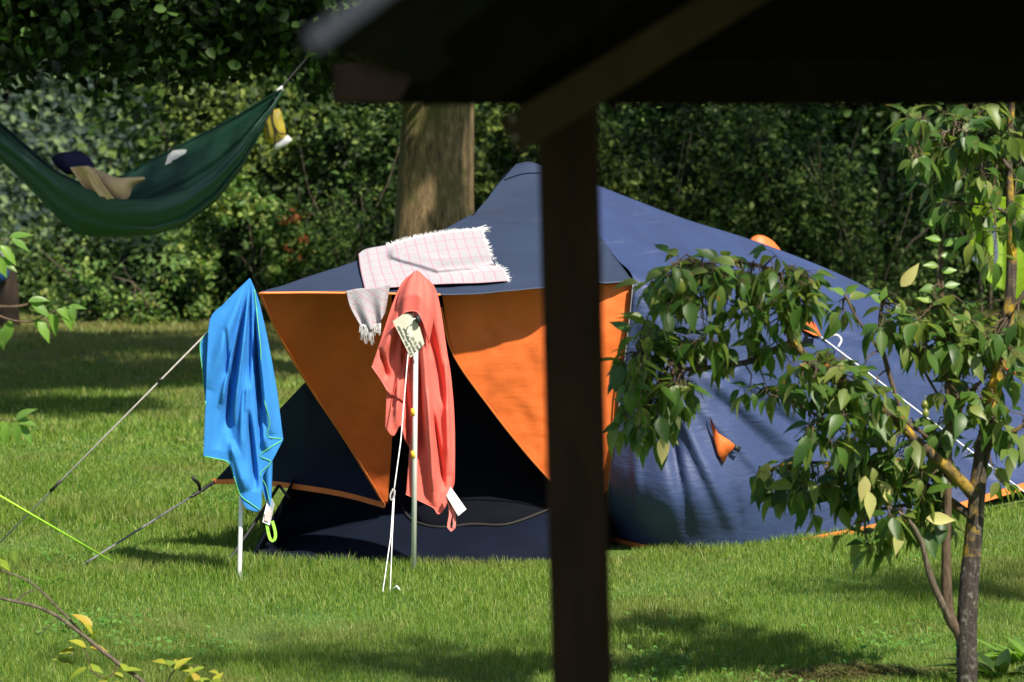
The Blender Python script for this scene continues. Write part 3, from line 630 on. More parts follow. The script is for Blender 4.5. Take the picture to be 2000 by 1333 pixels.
tp_(coons(smoothpoly(dome, 12), PL([(1460, 490, 19.9), (1495, 500, 19.9), (1528, 512, 19.95)]), [dome[0], P(1460, 490, 19.9)], [dome[-1], P(1528, 512, 19.95)], 14, 8), 'vent_cap', M['orange'], .004)
rA = onto(SB, 1603, 658, .06); rE = gz(2075, 1018)
rp_ = resample([rA, P(1800, 800, lerp(rA.y, rE.y, .42)-.05), rE], 12)
rl = [rA, rA+(rE-rA)*.03, rE]
tp_(MB().tube([rA, rE], .0045, 6), 'guy_line', M['whitecord'])
a = rA+(rE-rA)*.03; tp_(MB().tube(smoothpoly([rA+(rE-rA)*.01, a+Vector((.01, 0, .035)), a+Vector((.05, 0, .045)), a+Vector((.08, 0, .015)), a+Vector((.06, 0, -.03))], 16), .007, 6), 'rope_loop', M['whitecord'])
tp_(MB().tube([P(1890, 682, 20.3), P(2100, 790, 19.9)], .0075, 6), 'red_guy_line', M['redcord'])
# instruction card tied to the pole
YT = YP2-.10
card = PL([(767, 628, YT), (791, 611, YT), (806, 614, YT+.005), (820, 640, YT+.008), (829, 672, YT), (802, 699, YT)])
mb = MB(); mb.add(card, [(0, 5, 4, 3, 2, 1)]); card_o = tp_(mb, 'instruction_card', M['cream'], .002, sm=False)
def text_mesh(body, size, mw):
    cu = bpy.data.curves.new('t', 'FONT'); cu.body = body; cu.size = size; cu.extrude = .0004; cu.offset = .0002
    o = bpy.data.objects.new('t', cu); COL.objects.link(o); dg = bpy.context.evaluated_depsgraph_get(); me = bpy.data.meshes.new_from_object(o.evaluated_get(dg))
    bpy.data.objects.remove(o); me.transform(mw); return me
A_, B_, D_ = P(802, 699, YT-.004), P(767, 628, YT-.004), P(829, 672, YT-.004)
ux = (B_-A_).normalized(); vy = -(D_-A_); vy = (vy-ux*vy.dot(ux)).normalized(); nz_ = ux.cross(vy)
def frame(o_): return Matrix(((ux.x, vy.x, nz_.x, o_.x), (ux.y, vy.y, nz_.y, o_.y), (ux.z, vy.z, nz_.z, o_.z), (0, 0, 0, 1)))
me = text_mesh('Keep this reminder\nattached to your\ntent at all\ntimes', .0225, frame(A_+ux*.012-vy*.021))
link('printed_text', me, M['ink'], card_o, smooth=False)
tgl = P(815, 624, YP2-.12); tp_(MB().tube([tgl+Vector((-.006, 0, .02)), tgl+Vector((.002, 0, .012)), tgl+Vector((.006, 0, -.014)), tgl+Vector((.004, 0, -.02))], [.008, .016, .017, .008], 10), 'toggle', M['blacktape'])
tp_(MB().tube(smoothpoly([P(812, 622, YP2-.125), P(802, 628, YP2-.13), P(798, 645, YP2-.125), P(803, 660, YP2-.12)], 10), .003, 5), 'cord_tie', M['tagwhite'])

# ------------------------------------------------------------------ towels
def cloth2d(top, bot, lef, rig, nu, nv, depth):
    T = [Vector((x, y, 0)) for x, y in top]; B = [Vector((x, y, 0)) for x, y in bot]; L = [Vector((x, y, 0)) for x, y in lef]; Q = [Vector((x, y, 0)) for x, y in rig]
    m = coons(T, B, L, Q, nu, nv); vs = []
    for k, v in enumerate(m.v):
        i, j = k % nu, k//nu; q = depth(v[0], v[1], i/(nu-1), j/(nv-1))
        vs.append(tuple(q if isinstance(q, Vector) else P(v[0], v[1], q)))
    m.v = vs; return m
def join(ms):
    o = MB(); o.uv = []
    for m in ms: o.add(m.v, m.f); o.uv += m.uv
    return o
def lines_depth(lines, x, y):
    s = 0
    for a in lines:
        d, e, t = seg(x, y, a)
        if 0 < t < 1: s += 1.7*a[5]*math.exp(-(d/(a[4]*(.5+.55*t)))**2)*min(1, (4*t*(1-t))**.8*1.3)
    return s
BL = thing('towel', (pb1.x, YP1, .7), 'bright blue towel with green edging draped over the left tent pole', 'towel')
bl = [(482, 560, 430, 880, 11, .035), (487, 565, 455, 830, 6, -.05), (478, 560, 404, 760, 14, -.02), (490, 570, 470, 900, 9, -.035), (489, 560, 484, 760, 5, .05), (494, 580, 512, 860, 5, .045), (500, 600, 530, 850, 9, -.03), (452, 700, 434, 790, 4, -.025),
      (440, 640, 452, 880, 8, .03), (450, 860, 480, 960, 12, -.03), (484, 800, 500, 960, 7, .04), (505, 780, 520, 880, 6, -.03), (492, 560, 500, 700, 4, -.03), (480, 566, 428, 800, 3, -.025), (486, 570, 474, 860, 3, .02), (500, 600, 524, 850, 4, -.02)]
def bdep(base): return lambda x, y, u, v: base+(x-478)/F*17*.25+lines_depth(bl, x, y)*min(1, v*3+.15)+.012*math.sin(u*17+v*2)*min(1, v*2)-.03*math.sin(math.pi*u)*v+.004*noise.noise(Vector((x*.04, y*.02, 0)))
b1 = cloth2d([(485, 546), (489, 545), (496, 560)], [(397, 892), (447, 906), (460, 945), (477, 988), (490, 998), (508, 997), (511, 960), (514, 930), (530, 904), (553, 859)],
             [(485, 546), (462, 568), (436, 595), (411, 622), (405, 680), (401, 790), (397, 892)], [(496, 560), (506, 590), (522, 660), (540, 760), (553, 859)], 110, 150, bdep(YP1-.06))
b2 = cloth2d([(407, 645), (410, 648)], [(402, 800), (406, 805)], [(407, 645), (390, 672), (396, 730), (402, 800)], [(410, 648), (410, 700), (406, 805)], 12, 40, lambda x, y, u, v: YP1-.05)
b3 = cloth2d([(500, 880), (532, 902)], [(522, 985), (529, 991)], [(500, 880), (505, 930), (522, 985)], [(532, 902), (531, 940), (529, 991)], 14, 30, lambda x, y, u, v: YP1-.02+(x-478)/F*17*.1+.02*math.sin(u*6))
o = join([b1, b2, b3]).build('cloth', M['bluetowel'], BL); solid(o, .004)
BB = bvh_of(o)
def pipe(bvh, pts, fy, r=.0026, off=.006, n=60):
    q = smoothpoly([Vector((x, y, 0)) for x, y in pts], n); out = []
    for p in q:
        h = onto(bvh, p.x, p.y, off); out.append(h if h is not None and abs(h.y-fy) < .35 else P(p.x, p.y, fy))
    return MB().tube(out, r, 5)
for pts in ([(397, 891), (420, 896), (446, 904), (458, 935), (470, 968), (490, 984), (507, 996)], [(497, 566), (503, 625), (509, 680), (510, 740), (518, 790), (527, 825), (522, 853), (552, 858), (530, 873), (507, 891), (530, 903), (508, 926), (520, 950), (526, 980)],
            [(407, 648), (391, 672), (396, 730), (402, 792)]):
    pipe(BB, pts, YP1-.08).build('green_edging', M['greenhem'], BL)
mb = MB(); mb.add(PL([(525, 965, YP1+.02), (536, 984, YP1-.06), (527, 1026, YP1-.07), (513, 1020, YP1-.07)]), [(0, 3, 2, 1)]); tg = mb.build('sewn_tag', M['tagwhite'], BL, False); solid(tg, .002)
mb = MB(); mb.add(PL([(521, 994, YP1-.070), (531, 998, YP1-.070), (526, 1020, YP1-.078), (516, 1016, YP1-.078)]), [(0, 3, 2, 1)]); t2 = mb.build('tag_print', M['tagprint'], tg, False)
strip(smoothpoly(PL([(521, 1022, YP1-.06), (524, 1040, YP1-.06), (529, 1055, YP1-.06), (536, 1055, YP1-.06), (538, 1042, YP1-.06), (532, 1018, YP1-.06)]), 18), .008, Vector((1, 0, .2)), .002).build('hanging_loop', M['limeloop'], BL, False)

CT = thing('towel', (pb2.x, YP2, .8), 'coral pink towel bunched over the front tent pole behind a cream card', 'towel')
cl = [(815, 540, 850, 960, 10, -.035), (820, 540, 872, 800, 8, .035), (800, 560, 745, 700, 9, -.03), (805, 560, 768, 800, 7, .035), (818, 700, 822, 900, 8, .05), (835, 760, 848, 990, 7, -.045), (870, 700, 878, 930, 7, -.03), (845, 800, 868, 960, 6, .035),
      (780, 640, 775, 840, 6, -.035), (790, 700, 800, 900, 6, .03), (742, 680, 757, 740, 6, .03), (830, 600, 840, 700, 7, .03)]
def cdep(b): return lambda x, y, u, v: b+(x-808)/F*17*.25+lines_depth(cl, x, y)*min(1, v*3+.2)+.010*math.sin(u*13+v*3)*min(1, v*2)+.004*noise.noise(Vector((x*.04, y*.02, 3)))
c1 = cloth2d([(808, 532), (815, 531)], [(726, 717), (757, 766), (780, 780), (806, 800)], [(808, 532), (786, 552), (768, 590), (745, 660), (726, 717)], [(815, 531), (815, 620), (812, 700), (806, 800)], 50, 70, cdep(YP2+.035))
c2 = cloth2d([(757, 680), (815, 680)], [(752, 836), (768, 853), (782, 832), (792, 862), (808, 885)], [(757, 680), (754, 790), (752, 836)], [(815, 680), (812, 800), (808, 885)], 40, 50, cdep(YP2+.05))
c3 = cloth2d([(813, 531), (822, 534)], [(793, 967), (820, 980), (846, 993), (856, 1006), (868, 994), (884, 954)], [(813, 531), (812, 700), (802, 850), (793, 967)], [(822, 534), (848, 560), (860, 602), (872, 680), (882, 745), (888, 830), (888, 930), (884, 954)], 70, 130, cdep(YP2+.03))
c0 = cloth2d([(807, 532), (814, 529), (822, 534)], [(772, 640), (786, 616), (800, 609), (815, 612), (826, 632), (838, 672)], [(807, 532), (788, 556), (776, 590), (772, 640)], [(822, 534), (842, 562), (848, 610), (838, 672)], 50, 50,
             lambda x, y, u, v: YP2+.02-.14*min(1, v*1.6)*math.sin(math.pi*(.08+.84*u))+.006*math.sin(u*20))
o = join([c1, c2, c3, c0]).build('cloth', M['coral'], CT); solid(o, .004); CB = bvh_of(o)
for pts in ([(726, 716), (745, 744), (757, 764)], [(793, 966), (820, 979), (846, 992), (856, 1004), (868, 992)], [(773, 637), (787, 614), (801, 608), (816, 611), (827, 632)]):
    pipe(CB, pts, YP2).build('stitched_edge', M['coralhem'], CT)
mb = MB(); mb.add(PL([(880, 951, YP2-.02), (911, 995, YP2-.03), (895, 1008, YP2-.03), (872, 969, YP2-.02)]), [(0, 3, 2, 1)]); tg = mb.build('sewn_tag', M['tagwhite'], CT, False); solid(tg, .002)
strip(smoothpoly(PL([(873, 968, YP2), (880, 1000, YP2), (876, 1028, YP2), (881, 1036, YP2), (887, 1030, YP2), (886, 1000, YP2), (877, 978, YP2)]), 18), .008, Vector((1, 0, .2)), .002).build('hanging_loop', M['coralhem'], CT, False)

def checkmat():
    m, nt, b = newmat('checked_cotton'); uv = N(nt, 'ShaderNodeUVMap'); sx = N(nt, 'ShaderNodeSeparateXYZ'); nt.links.new(uv.outputs[0], sx.inputs[0]); outs = []
    for ax, k, wd in ((0, 13, .10), (1, 6, .09)):
        a = N(nt, 'ShaderNodeMath', operation='MULTIPLY'); a.inputs[1].default_value = k; nt.links.new(sx.outputs[ax], a.inputs[0])
        f = N(nt, 'ShaderNodeMath', operation='FRACT'); nt.links.new(a.outputs[0], f.inputs[0]); l = N(nt, 'ShaderNodeMath', operation='LESS_THAN'); l.inputs[1].default_value = wd; nt.links.new(f.outputs[0], l.inputs[0])
        g = N(nt, 'ShaderNodeMath', operation='MULTIPLY'); g.inputs[1].default_value = .75 if ax == 0 else .45; nt.links.new(l.outputs[0], g.inputs[0]); outs.append(g)
    mx = N(nt, 'ShaderNodeMath', operation='MAXIMUM'); nt.links.new(outs[0].outputs[0], mx.inputs[0]); nt.links.new(outs[1].outputs[0], mx.inputs[1])
    c = N(nt, 'ShaderNodeMix', data_type='RGBA'); nt.links.new(mx.outputs[0], c.inputs[0]); c.inputs[6].default_value = (.36, .345, .38, 1); c.inputs[7].default_value = (.42, .19, .24, 1)
    nt.links.new(c.outputs[2], b.inputs['Base Color']); b.inputs['Roughness'].default_value = .95; b.inputs['Specular IOR Level'].default_value = .1
    tcn = N(nt, 'ShaderNodeTexCoord'); n2 = N(nt, 'ShaderNodeTexNoise', Scale=130, Detail=4); nt.links.new(tcn.outputs['Object'], n2.inputs['Vector']); bp = N(nt, 'ShaderNodeBump', Strength=.5, Distance=.01); nt.links.new(n2.outputs[0], bp.inputs['Height']); nt.links.new(bp.outputs[0], b.inputs['Normal'])
    return m
M['check'] = checkmat()
WT = thing('towel', P(850, 520, 17.6), 'white and pink checked towel with frayed edges spread on the tent roof', 'towel')
_a, _b, _c = onto(RB, 720, 552, 0), onto(RB, 975, 545, 0), onto(RB, 905, 470, 0)
_n = (_b-_a).cross(_c-_a).normalized()
def wdep(x, y, u, v):
    dd_ = (P(x, y, 18)-CAM).normalized(); h = CAM+dd_*((_a-CAM).dot(_n)/dd_.dot(_n))
    d = (P(x, y, 18)-CAM).normalized(); k = (h-CAM).length
    r = .022+.13*max(math.exp(-(seg(x, y, (770, 498, 855, 524))[1]/10)**2), math.exp(-(seg(x, y, (855, 524, 965, 512))[1]/10)**2))+.012*noise.noise(Vector((x*.03, y*.05, 1)))+.02*math.exp(-(seg(x, y, (720, 488, 740, 555))[1]/9)**2)
    r -= .035*math.exp(-(seg(x, y+13, (790, 512, 965, 532))[1]/6)**2)
    return CAM+d*(k-max(.02, r+.03))
w1 = cloth2d([(700, 497), (715, 487), (755, 479), (800, 466), (850, 456), (900, 450), (938, 447)], [(712, 564), (760, 562), (860, 555), (930, 553), (990, 549)], [(700, 497), (704, 528), (712, 564)], [(938, 447), (950, 480), (964, 514), (984, 530), (990, 549)], 110, 60, wdep)
YE = edgeY(715)
w2 = cloth2d([(676, 569), (700, 564), (730, 563), (762, 556)], [(706, 640), (722, 646), (740, 632), (752, 612)], [(676, 569), (684, 600), (706, 640)], [(762, 556), (757, 585), (752, 612)], 40, 40, lambda x, y, u, v: YE-.045+.022*math.sin(u*14)*v)
w2.uv = [((a+b)*.27, (a-b)*.6+1) for a, b in w2.uv]
w3 = cloth2d([(712, 556), (775, 552)], [(700, 570), (765, 562)], [(712, 556), (700, 570)], [(775, 552), (765, 562)], 20, 10, lambda x, y, u, v: YE-.03-.02*math.sin(math.pi*v))
o = join([w1, w2]).build('cloth', M['check'], WT); solid(o, .004)
mb = MB()
def strand(x, y, dx, dy, Yf):
    p = [P(x, y, Yf), P(x+dx*.5+random.uniform(-2, 2), y+dy*.5, Yf), P(x+dx+random.uniform(-2.5, 2.5), y+dy, Yf)]; mb.tube(p, [.0022, .0018, .001], 3, False)
for i in range(70):
    t = i/69; x = lerp(704, 744, t); y = lerp(636, 636, t)-8*abs(t-.4); strand(x, y, random.uniform(-3, 3), random.uniform(14, 40)*(1 if t < .6 else .6), YE-.045+random.uniform(-.01, .01))
Ye = wdep(940, 450, 0, 0).y; Yf = wdep(985, 545, 0, 0).y
for i in range(130):
    t = i/129; q = smoothpoly([Vector(a) for a in ((938, 448, 0), (950, 480, 0), (964, 514, 0), (984, 530, 0), (991, 549, 0))], 130)[i]; strand(q.x, q.y, random.uniform(2, 9), random.uniform(-5, 5), lerp(Ye, Yf, t)-.02)
for i in range(150):
    q = smoothpoly([Vector(a) for a in ((755, 479, 0), (800, 466, 0), (850, 456, 0), (900, 450, 0), (938, 448, 0))], 150)[i]; h = wdep(q.x, q.y+2, 0, 0); strand(q.x, q.y+2, random.uniform(-3, 3), random.uniform(-8, -3), h.y-.004)
for i in range(24): strand(930+random.uniform(-3, 5), 450+random.uniform(-3, 4), random.uniform(14, 28), random.uniform(-9, 0), Ye-.01)
mb.build('fringe', M['tagwhite'], WT)

# ------------------------------------------------------------------ neon guy of a neighbouring tent
nl = MB().tube([gz(227, 1102), P(-160, 875, 16.4)], .0055, 6).build('guy_line', M['neon']); props(nl, 'neon yellow-green guy line crossing the lawn at lower left', 'guy line')
npg = gz(229, 1104, .0)
# ------------------------------------------------------------------ hammock
HX = [-190, -100, 0, 60, 110, 150, 200, 240, 300, 360, 420, 470, 510, 532, 549]
HF = [118, 178, 240, 292, 336, 356, 356, 344, 311, 280, 250, 222, 198, 186, 172]
HN = [122, 196, 262, 306, 342, 362, 384, 392, 392, 372, 330, 282, 232, 208, 180]
HB = [124, 222, 312, 370, 424, 458, 462, 461, 456, 436, 392, 330, 258, 218, 184]
YH = 25.0
def ham(px, t):    # t 0 far rim, .5 belly, 1 near rim
    f, n_, b = [float(np.interp(px, HX, q)) for q in (HF, HN, HB)]
    wdt = .42*max(0, 1-abs((px-190)/372)**2.2)+.01
    a = math.pi*t; c = math.cos(a)*.5+.5; s = math.sin(a)
    y = f*(1-t)+n_*t+(b-(f+n_)/2)*s**.8; e = min(1, abs((px-190)/372))
    g = (.085*math.sin(t*37+px*.002+math.sin(t*9))+.05*math.sin(t*71+1))*(e**1.2)*s**.3+.014*math.sin(t*23+px*.006)+.008*math.sin(t*52+px*.01)
    return P(px, y+g*26*(1-e)**.3*e, YH+math.cos(a)*wdt+g*.8*(1-e*.55))
nu, nv = 120, 90; mb = MB()
mb.add([ham(lerp(-190, 549, i/(nu-1)), j/(nv-1)) for j in range(nv) for i in range(nu)], [(j*nu+i, (j+1)*nu+i, (j+1)*nu+i+1, j*nu+i+1) for j in range(nv-1) for i in range(nu-1)])
HM = thing('hammock', P(190, 440, YH), 'dark green nylon hammock slung between trees at upper left', 'hammock')
ho = mb.build('sling', M['green_nylon'], HM); solid(ho, .003); HBV = bvh_of(ho)
for a, b in ((0, .012), (1, .012)):
    MB().tube([ham(lerp(-190, 549, i/60), a) for i in range(61)], .008, 5).build('rim_seam', M['green_nylon'], HM)
def hl(x, y, off=.02):
    h = onto(HBV, x, y, off); return h if h is not None else P(x, y, YH)
wp = [(322, 324), (328, 304), (338, 294), (350, 293), (358, 292), (365, 293), (362, 300), (350, 307), (343, 312), (336, 313), (334, 318), (328, 320)]
vs = [hl(x, y) for x, y in wp]; c = sum(vs, Vector())/len(vs); mb = MB(); mb.add(vs+[c], [(i, (i+1) % len(vs), len(vs)) for i in range(len(vs))]); mb.build('printed_emblem', M['white_print'], HM)
e1 = P(549, 172, YH); MB().tube([e1+Vector((-.05, 0, -.03)), e1, P(640, 66, 26.4), P(706, -28, 27.7), P(735, -68, 28.0)], .006, 6).build('suspension_rope', M['blacktape'], HM)
MB().tube([P(-185, 121, YH), P(-320, 30, 25.3)], .010, 6).build('suspension_rope', M['greystrap'], HM)
MB().tube([P(540, 178, YH-.02), P(551, 170, YH), P(551, 178, YH)], .012, 6).build('end_loop', M['palegrey'], HM)
# blanket: a rolled, folded sheet lying over the near rim
BG = thing('blanket', P(210, 370, YH-.3), 'beige folded blanket lying over the rim inside the green hammock', 'blanket')
def bq(x, y, u, v): return YH-.32+.05*math.sin(u*7+v*2)-.05*math.sin(math.pi*v)
k1 = cloth2d([(137, 327), (150, 331), (172, 326), (200, 337), (228, 348), (250, 348), (282, 347)], [(190, 384), (215, 388), (240, 391), (252, 384), (256, 372), (262, 362), (282, 350)], [(137, 327), (158, 352), (190, 384)], [(282, 347), (283, 349), (282, 350)], 50, 30, bq)
k2 = cloth2d([(138, 328), (150, 326), (172, 325)], [(186, 386), (205, 391), (223, 386)], [(138, 328), (160, 360), (186, 386)], [(172, 325), (194, 348), (198, 372), (223, 386)], 26, 40, lambda x, y, u, v: YH-.42+.045*math.sin(u*6)+.02*v)
k3 = cloth2d([(170, 340), (185, 338)], [(195, 384), (222, 389)], [(170, 340), (180, 362), (195, 384)], [(185, 338), (200, 360), (222, 389)], 12, 24, lambda x, y, u, v: YH-.47+.03*math.sin(u*3))
o = join([k1, k2, k3]).build('cloth', M['beige'], BG); solid(o, .012)
# navy bundle
nb = thing('cushion', P(140, 330, YH), 'dark navy cushion behind the beige blanket in the hammock', 'cushion')
mb = MB(); c = P(145, 319, YH-.02); vs = []
for j in range(13):
    for i in range(24):
        a = 2*math.pi*i/24; b = math.pi*(j/12-.5); p = Vector((math.cos(b)*math.cos(a)*.16, math.cos(b)*math.sin(a)*.12, math.sin(b)*.10))
        p.x += p.z*-.3; p *= 1+.16*noise.noise(p*12+Vector((4, 1, 2))); vs.append(c+p)
mb.add(vs, [(j*24+i, j*24+(i+1) % 24, (j+1)*24+(i+1) % 24, (j+1)*24+i) for j in range(12) for i in range(24)]); mb.build('cover', M['navycloth'], nb)
# yellow pouch hanging from the right end
YB = thing('pouch', P(540, 250, YH-.05), 'yellow pouch with pale grey bottom hanging from the hammock end', 'pouch')
def lens(poly_f, cx, cy, th, m, name, par, n=1):
    q = [P(x, y, YH-.05) for x, y in poly_f]; c = P(cx, cy, YH-.05); vs = []; k = len(q)
    for sg in (-1, 1):
        for f, d in ((1, .0), (.8, .7), (.4, 1)): vs += [c.lerp(p, f)+Vector((0, sg*th*d, 0)) for p in q]
        vs.append(c+Vector((0, sg*th, 0)))
    fs = []; o_ = 0
    for s_ in (0, 1):
        o_ = s_*(3*k+1)
        for r_ in range(2): fs += [(o_+r_*k+i, o_+r_*k+(i+1) % k, o_+(r_+1)*k+(i+1) % k, o_+(r_+1)*k+i) for i in range(k)]
        fs += [(o_+2*k+i, o_+2*k+(i+1) % k, o_+3*k) for i in range(k)]
    return MB().add(vs, fs).build(name, m, par)
lens([(509, 235), (518, 226), (528, 217), (545, 212), (551, 222), (556, 245), (559, 266), (548, 273), (536, 281), (524, 283), (518, 270), (512, 252)], 534, 250, .045, M['yellowbag'], 'body', YB)
lens([(538, 282), (552, 272), (562, 264), (571, 273), (560, 284), (540, 294), (534, 290)], 553, 279, .035, M['palegrey'], 'roll_bottom', YB)
for pts in ([(533, 214), (532, 235), (537, 255), (537, 282)], [(534, 245), (545, 260), (558, 262)], [(518, 232), (523, 250), (526, 272)]):
    MB().tube(smoothpoly([P(x, y, YH-.105) for x, y in pts], 10), .006, 5).build('strap', M['blacktape'], YB)
MB().tube([P(533, 216, YH-.07), P(536, 200, YH-.02), P(538, 190, YH)], .008, 5).build('strap', M['blacktape'], YB)

# ------------------------------------------------------------------ lime sheet seen through the pear tree
LS = thing('tarpaulin', P(1960, 470, 24.5), 'lime green tarpaulin hung up behind the pear tree at right', 'tarpaulin')
def ld(x, y, u, v): return 24.5+.10*math.sin(u*9+v*1.5)*v+.05*math.sin(u*21)
l1 = cloth2d([(1912, 362), (1930, 368), (1960, 385), (2010, 380), (2090, 392)], [(1893, 500), (1925, 545), (1960, 570), (2010, 600), (2090, 620)], [(1912, 362), (1897, 420), (1893, 500)], [(2090, 392), (2092, 500), (2090, 620)], 60, 40, ld)
o = l1.build('sheet', M['lime'], LS); solid(o, .003)
strip(smoothpoly(PL([(1898, 502, 24.3), (1915, 513, 24.3), (1935, 516, 24.3), (1945, 505, 24.3), (1944, 470, 24.3), (1940, 440, 24.3)]), 24), .016, th=.004).build('webbing', M['slate'], LS, False)
strip(smoothpoly(PL([(1912, 360, 24.3), (1928, 372, 24.3), (1942, 392, 24.3)]), 12), .02, th=.004).build('webbing', M['palegrey'], LS, False)
MB().tube([P(1912, 362, 24.5), P(1880, 330, 25.5), P(2120, 300, 24.0), P(2090, 392, 24.5)], .006, 5).build('hanging_cord', M['blacktape'], LS)
# blue bag beside a dark trunk, far left edge
sg_ = gz(14, 640); DTT = thing('tree_stump', sg_, 'tall dark tree stump at the far left edge of the lawn', 'tree stump')
MB().tube([sg_-Vector((0, 0, .1)), sg_+Vector((0, 0, .1)), sg_+Vector((.02, 0, .45)), sg_+Vector((-.02, 0, .72)), sg_+Vector((-.02, 0, .78))], [.19, .145, .125, .12, .09], 16).build('stem', M['bark_dark'], DTT)
sY = sg_.y-.2
bg_ = thing('bag', P(2, 528, sY), 'small blue bag hung on the dark stem at the left edge', 'bag')
def ell(c, r, m, name, par):
    vs = []
    for j in range(11):
        for i in range(18):
            a = 2*math.pi*i/18; b = math.pi*(j/10-.5); p = Vector((math.cos(b)*math.cos(a)*r[0], math.cos(b)*math.sin(a)*r[1], math.sin(b)*r[2])); vs.append(c+p*(1+.12*noise.noise(p*9)))
    return MB().add(vs, [(j*18+i, j*18+(i+1) % 18, (j+1)*18+(i+1) % 18, (j+1)*18+i) for j in range(10) for i in range(18)]).build(name, m, par)
ell(P(2, 532, sY), (.09, .07, .12), M['bluebag'], 'body', bg_)
MB().tube(smoothpoly([P(-6, 512, sY), P(2, 490, sY), P(10, 512, sY)], 10), .008, 5).build('strap', M['tagwhite'], bg_)

# ------------------------------------------------------------------ pavilion in front
PV = thing('pavilion', (1.5, 5, 0), 'open dark wooden pavilion, its post and roof edge crossing the view', 'pavilion')
def pv(mb, name, m, label=None):
    o = mb.build(name, m, PV, False)
    if label: o['label'] = label
    return o
def post(xb, xt, Y, z1, wd=.061):
    a = Vector((xb, Y, tz(xb, Y)-.02)); b = Vector((xt, Y, z1)); h = (b-a)/2
    return MB().box((a+b)/2, (wd, 0, 0), (0, wd, 0), h)
top = P(1107, 190, 6.3); bot = P(1136.5, 1333, 6.3); kx = (bot.x-top.x)/(bot.z-top.z)
pv(post(top.x+kx*(0-top.z), top.x, 6.3, top.z), 'post', M['wood_dark'])
pv(post(6.4, 6.4, 6.3, 2.6), 'post', M['wood_dark']); pv(post(6.4, 6.4, 2.95, 2.6), 'post', M['wood_dark'])
a = P(818, 110, 6.3); b = P(818, 206, 6.3)
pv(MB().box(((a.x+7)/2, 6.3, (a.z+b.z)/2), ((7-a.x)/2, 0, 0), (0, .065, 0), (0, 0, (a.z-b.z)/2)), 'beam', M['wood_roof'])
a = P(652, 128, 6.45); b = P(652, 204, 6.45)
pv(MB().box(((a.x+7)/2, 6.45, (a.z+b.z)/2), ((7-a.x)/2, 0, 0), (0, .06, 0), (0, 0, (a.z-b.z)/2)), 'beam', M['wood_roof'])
e0 = P(662, 140, 2.8); e1 = P(862, -10, 2.8); sl_ = (e1.z-e0.z)/(e1.x-e0.x); RX = 3.3
ang = math.atan(sl_); cr_, sr_ = math.cos(ang), math.sin(ang)
def roofslab(x0, x1, sgn, y0, y1, zb, off, th, m, name):
    ca = Vector((cr_, 0, sgn*sr_)); nn = Vector((-sgn*sr_, 0, cr_)); L = (x1-x0)/cr_/2
    c = Vector(((x0+x1)/2, (y0+y1)/2, zb))+nn*off
    pv(MB().box(c, ca*L, (0, (y1-y0)/2, 0), nn*th), name, m)
zr = e0.z+sl_*(RX-e0.x)
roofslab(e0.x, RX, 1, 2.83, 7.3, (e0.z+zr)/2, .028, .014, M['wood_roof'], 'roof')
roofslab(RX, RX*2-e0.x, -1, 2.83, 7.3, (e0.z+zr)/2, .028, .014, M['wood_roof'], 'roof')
roofslab(e0.x-.006, RX, 1, 2.80, 2.829, (e0.z+zr)/2, .034, .0085, M['zinc'], 'verge_strip')
gx0 = e0.x+.10; gp = [(gx0, 2.66), (6.75, 2.66), (RX, e0.z+sl_*(RX-e0.x)-.02), (gx0, e0.z+sl_*(gx0-e0.x)-.02)]
mb = MB(); mb.add([(x, y, z_) for y in (6.85, 6.88) for x, z_ in gp], [(0, 1, 2, 3), (7, 6, 5, 4)]+[(i, i+4, (i+1) % 4+4, (i+1) % 4) for i in range(4)]); pv(mb, 'gable_boards', M['wood_roof'])
for Y in (3.6, 4.9): roofslab(e0.x+.08, RX, 1, Y-.03, Y+.03, (e0.z+zr)/2, -.03, .043, M['wood_roof'], 'rafter')
b0, b1 = P(992, 268, 6.14), P(1700, -170, 6.14); dd = (b1-b0); ax = dd/2; nn = Vector((0, 1, 0)).cross(dd).normalized()
pv(MB().box((b0+b1)/2, ax, (0, .045, 0), nn*.040), 'brace', M['wood_brace'])
for x, y in ((1001, 232), (1006, 268)): pv(MB().tube([P(x, y, 6.095), P(x, y, 6.07)], .006, 8), 'bolt', M['bolt'])
# ------------------------------------------------------------------ pear tree
YPEAR = gz(1888, 1348).y
def leaf_template():
    st = [(0, .02), (.12, .22), (.32, .44), (.55, .50), (.78, .34), (.93, .12), (1, 0)]
    V = []; Fs = []
    for s, w_ in st: V.append((s, w_))
    return st
ST = [(0, .02), (.10, .26), (.26, .48), (.45, .50), (.66, .36), (.85, .15), (1, 0)]
def big_leaves(items, name, m, parent, petiole=True):     # items: base, direction, normal, length, width, curl
    mb = MB()
    for b, d, n_, L, Wd, cu in items:
        d = d.normalized(); n_ = (n_-d*n_.dot(d)); n_ = n_.normalized() if n_.length > 1e-4 else d.orthogonal().normalized(); s_ = d.cross(n_); vs = []; fo = random.uniform(.15, .55)
        for k, (s, w_) in enumerate(ST):
            c = b+d*(L*s)-n_*(cu*L*s*s); wv = Wd*w_*(1+random.uniform(-.06, .06))
            if k == len(ST)-1: vs.append(c)
            else: vs += [c+s_*wv+n_*wv*fo, c, c-s_*wv+n_*wv*fo]
        fs = []
        for k in range(len(ST)-2): o_ = k*3; fs += [(o_, o_+3, o_+4, o_+1), (o_+1, o_+4, o_+5, o_+2)]
        o_ = (len(ST)-2)*3; fs += [(o_, o_+3, o_+1), (o_+1, o_+3, o_+2)]
        mb.add(vs, fs)
    return mb.build(name, m, parent)
PT = thing('pear_tree', gz(1888, 1348), 'young pear tree with lichened trunk and drooping leaves in front of the tent', 'tree')
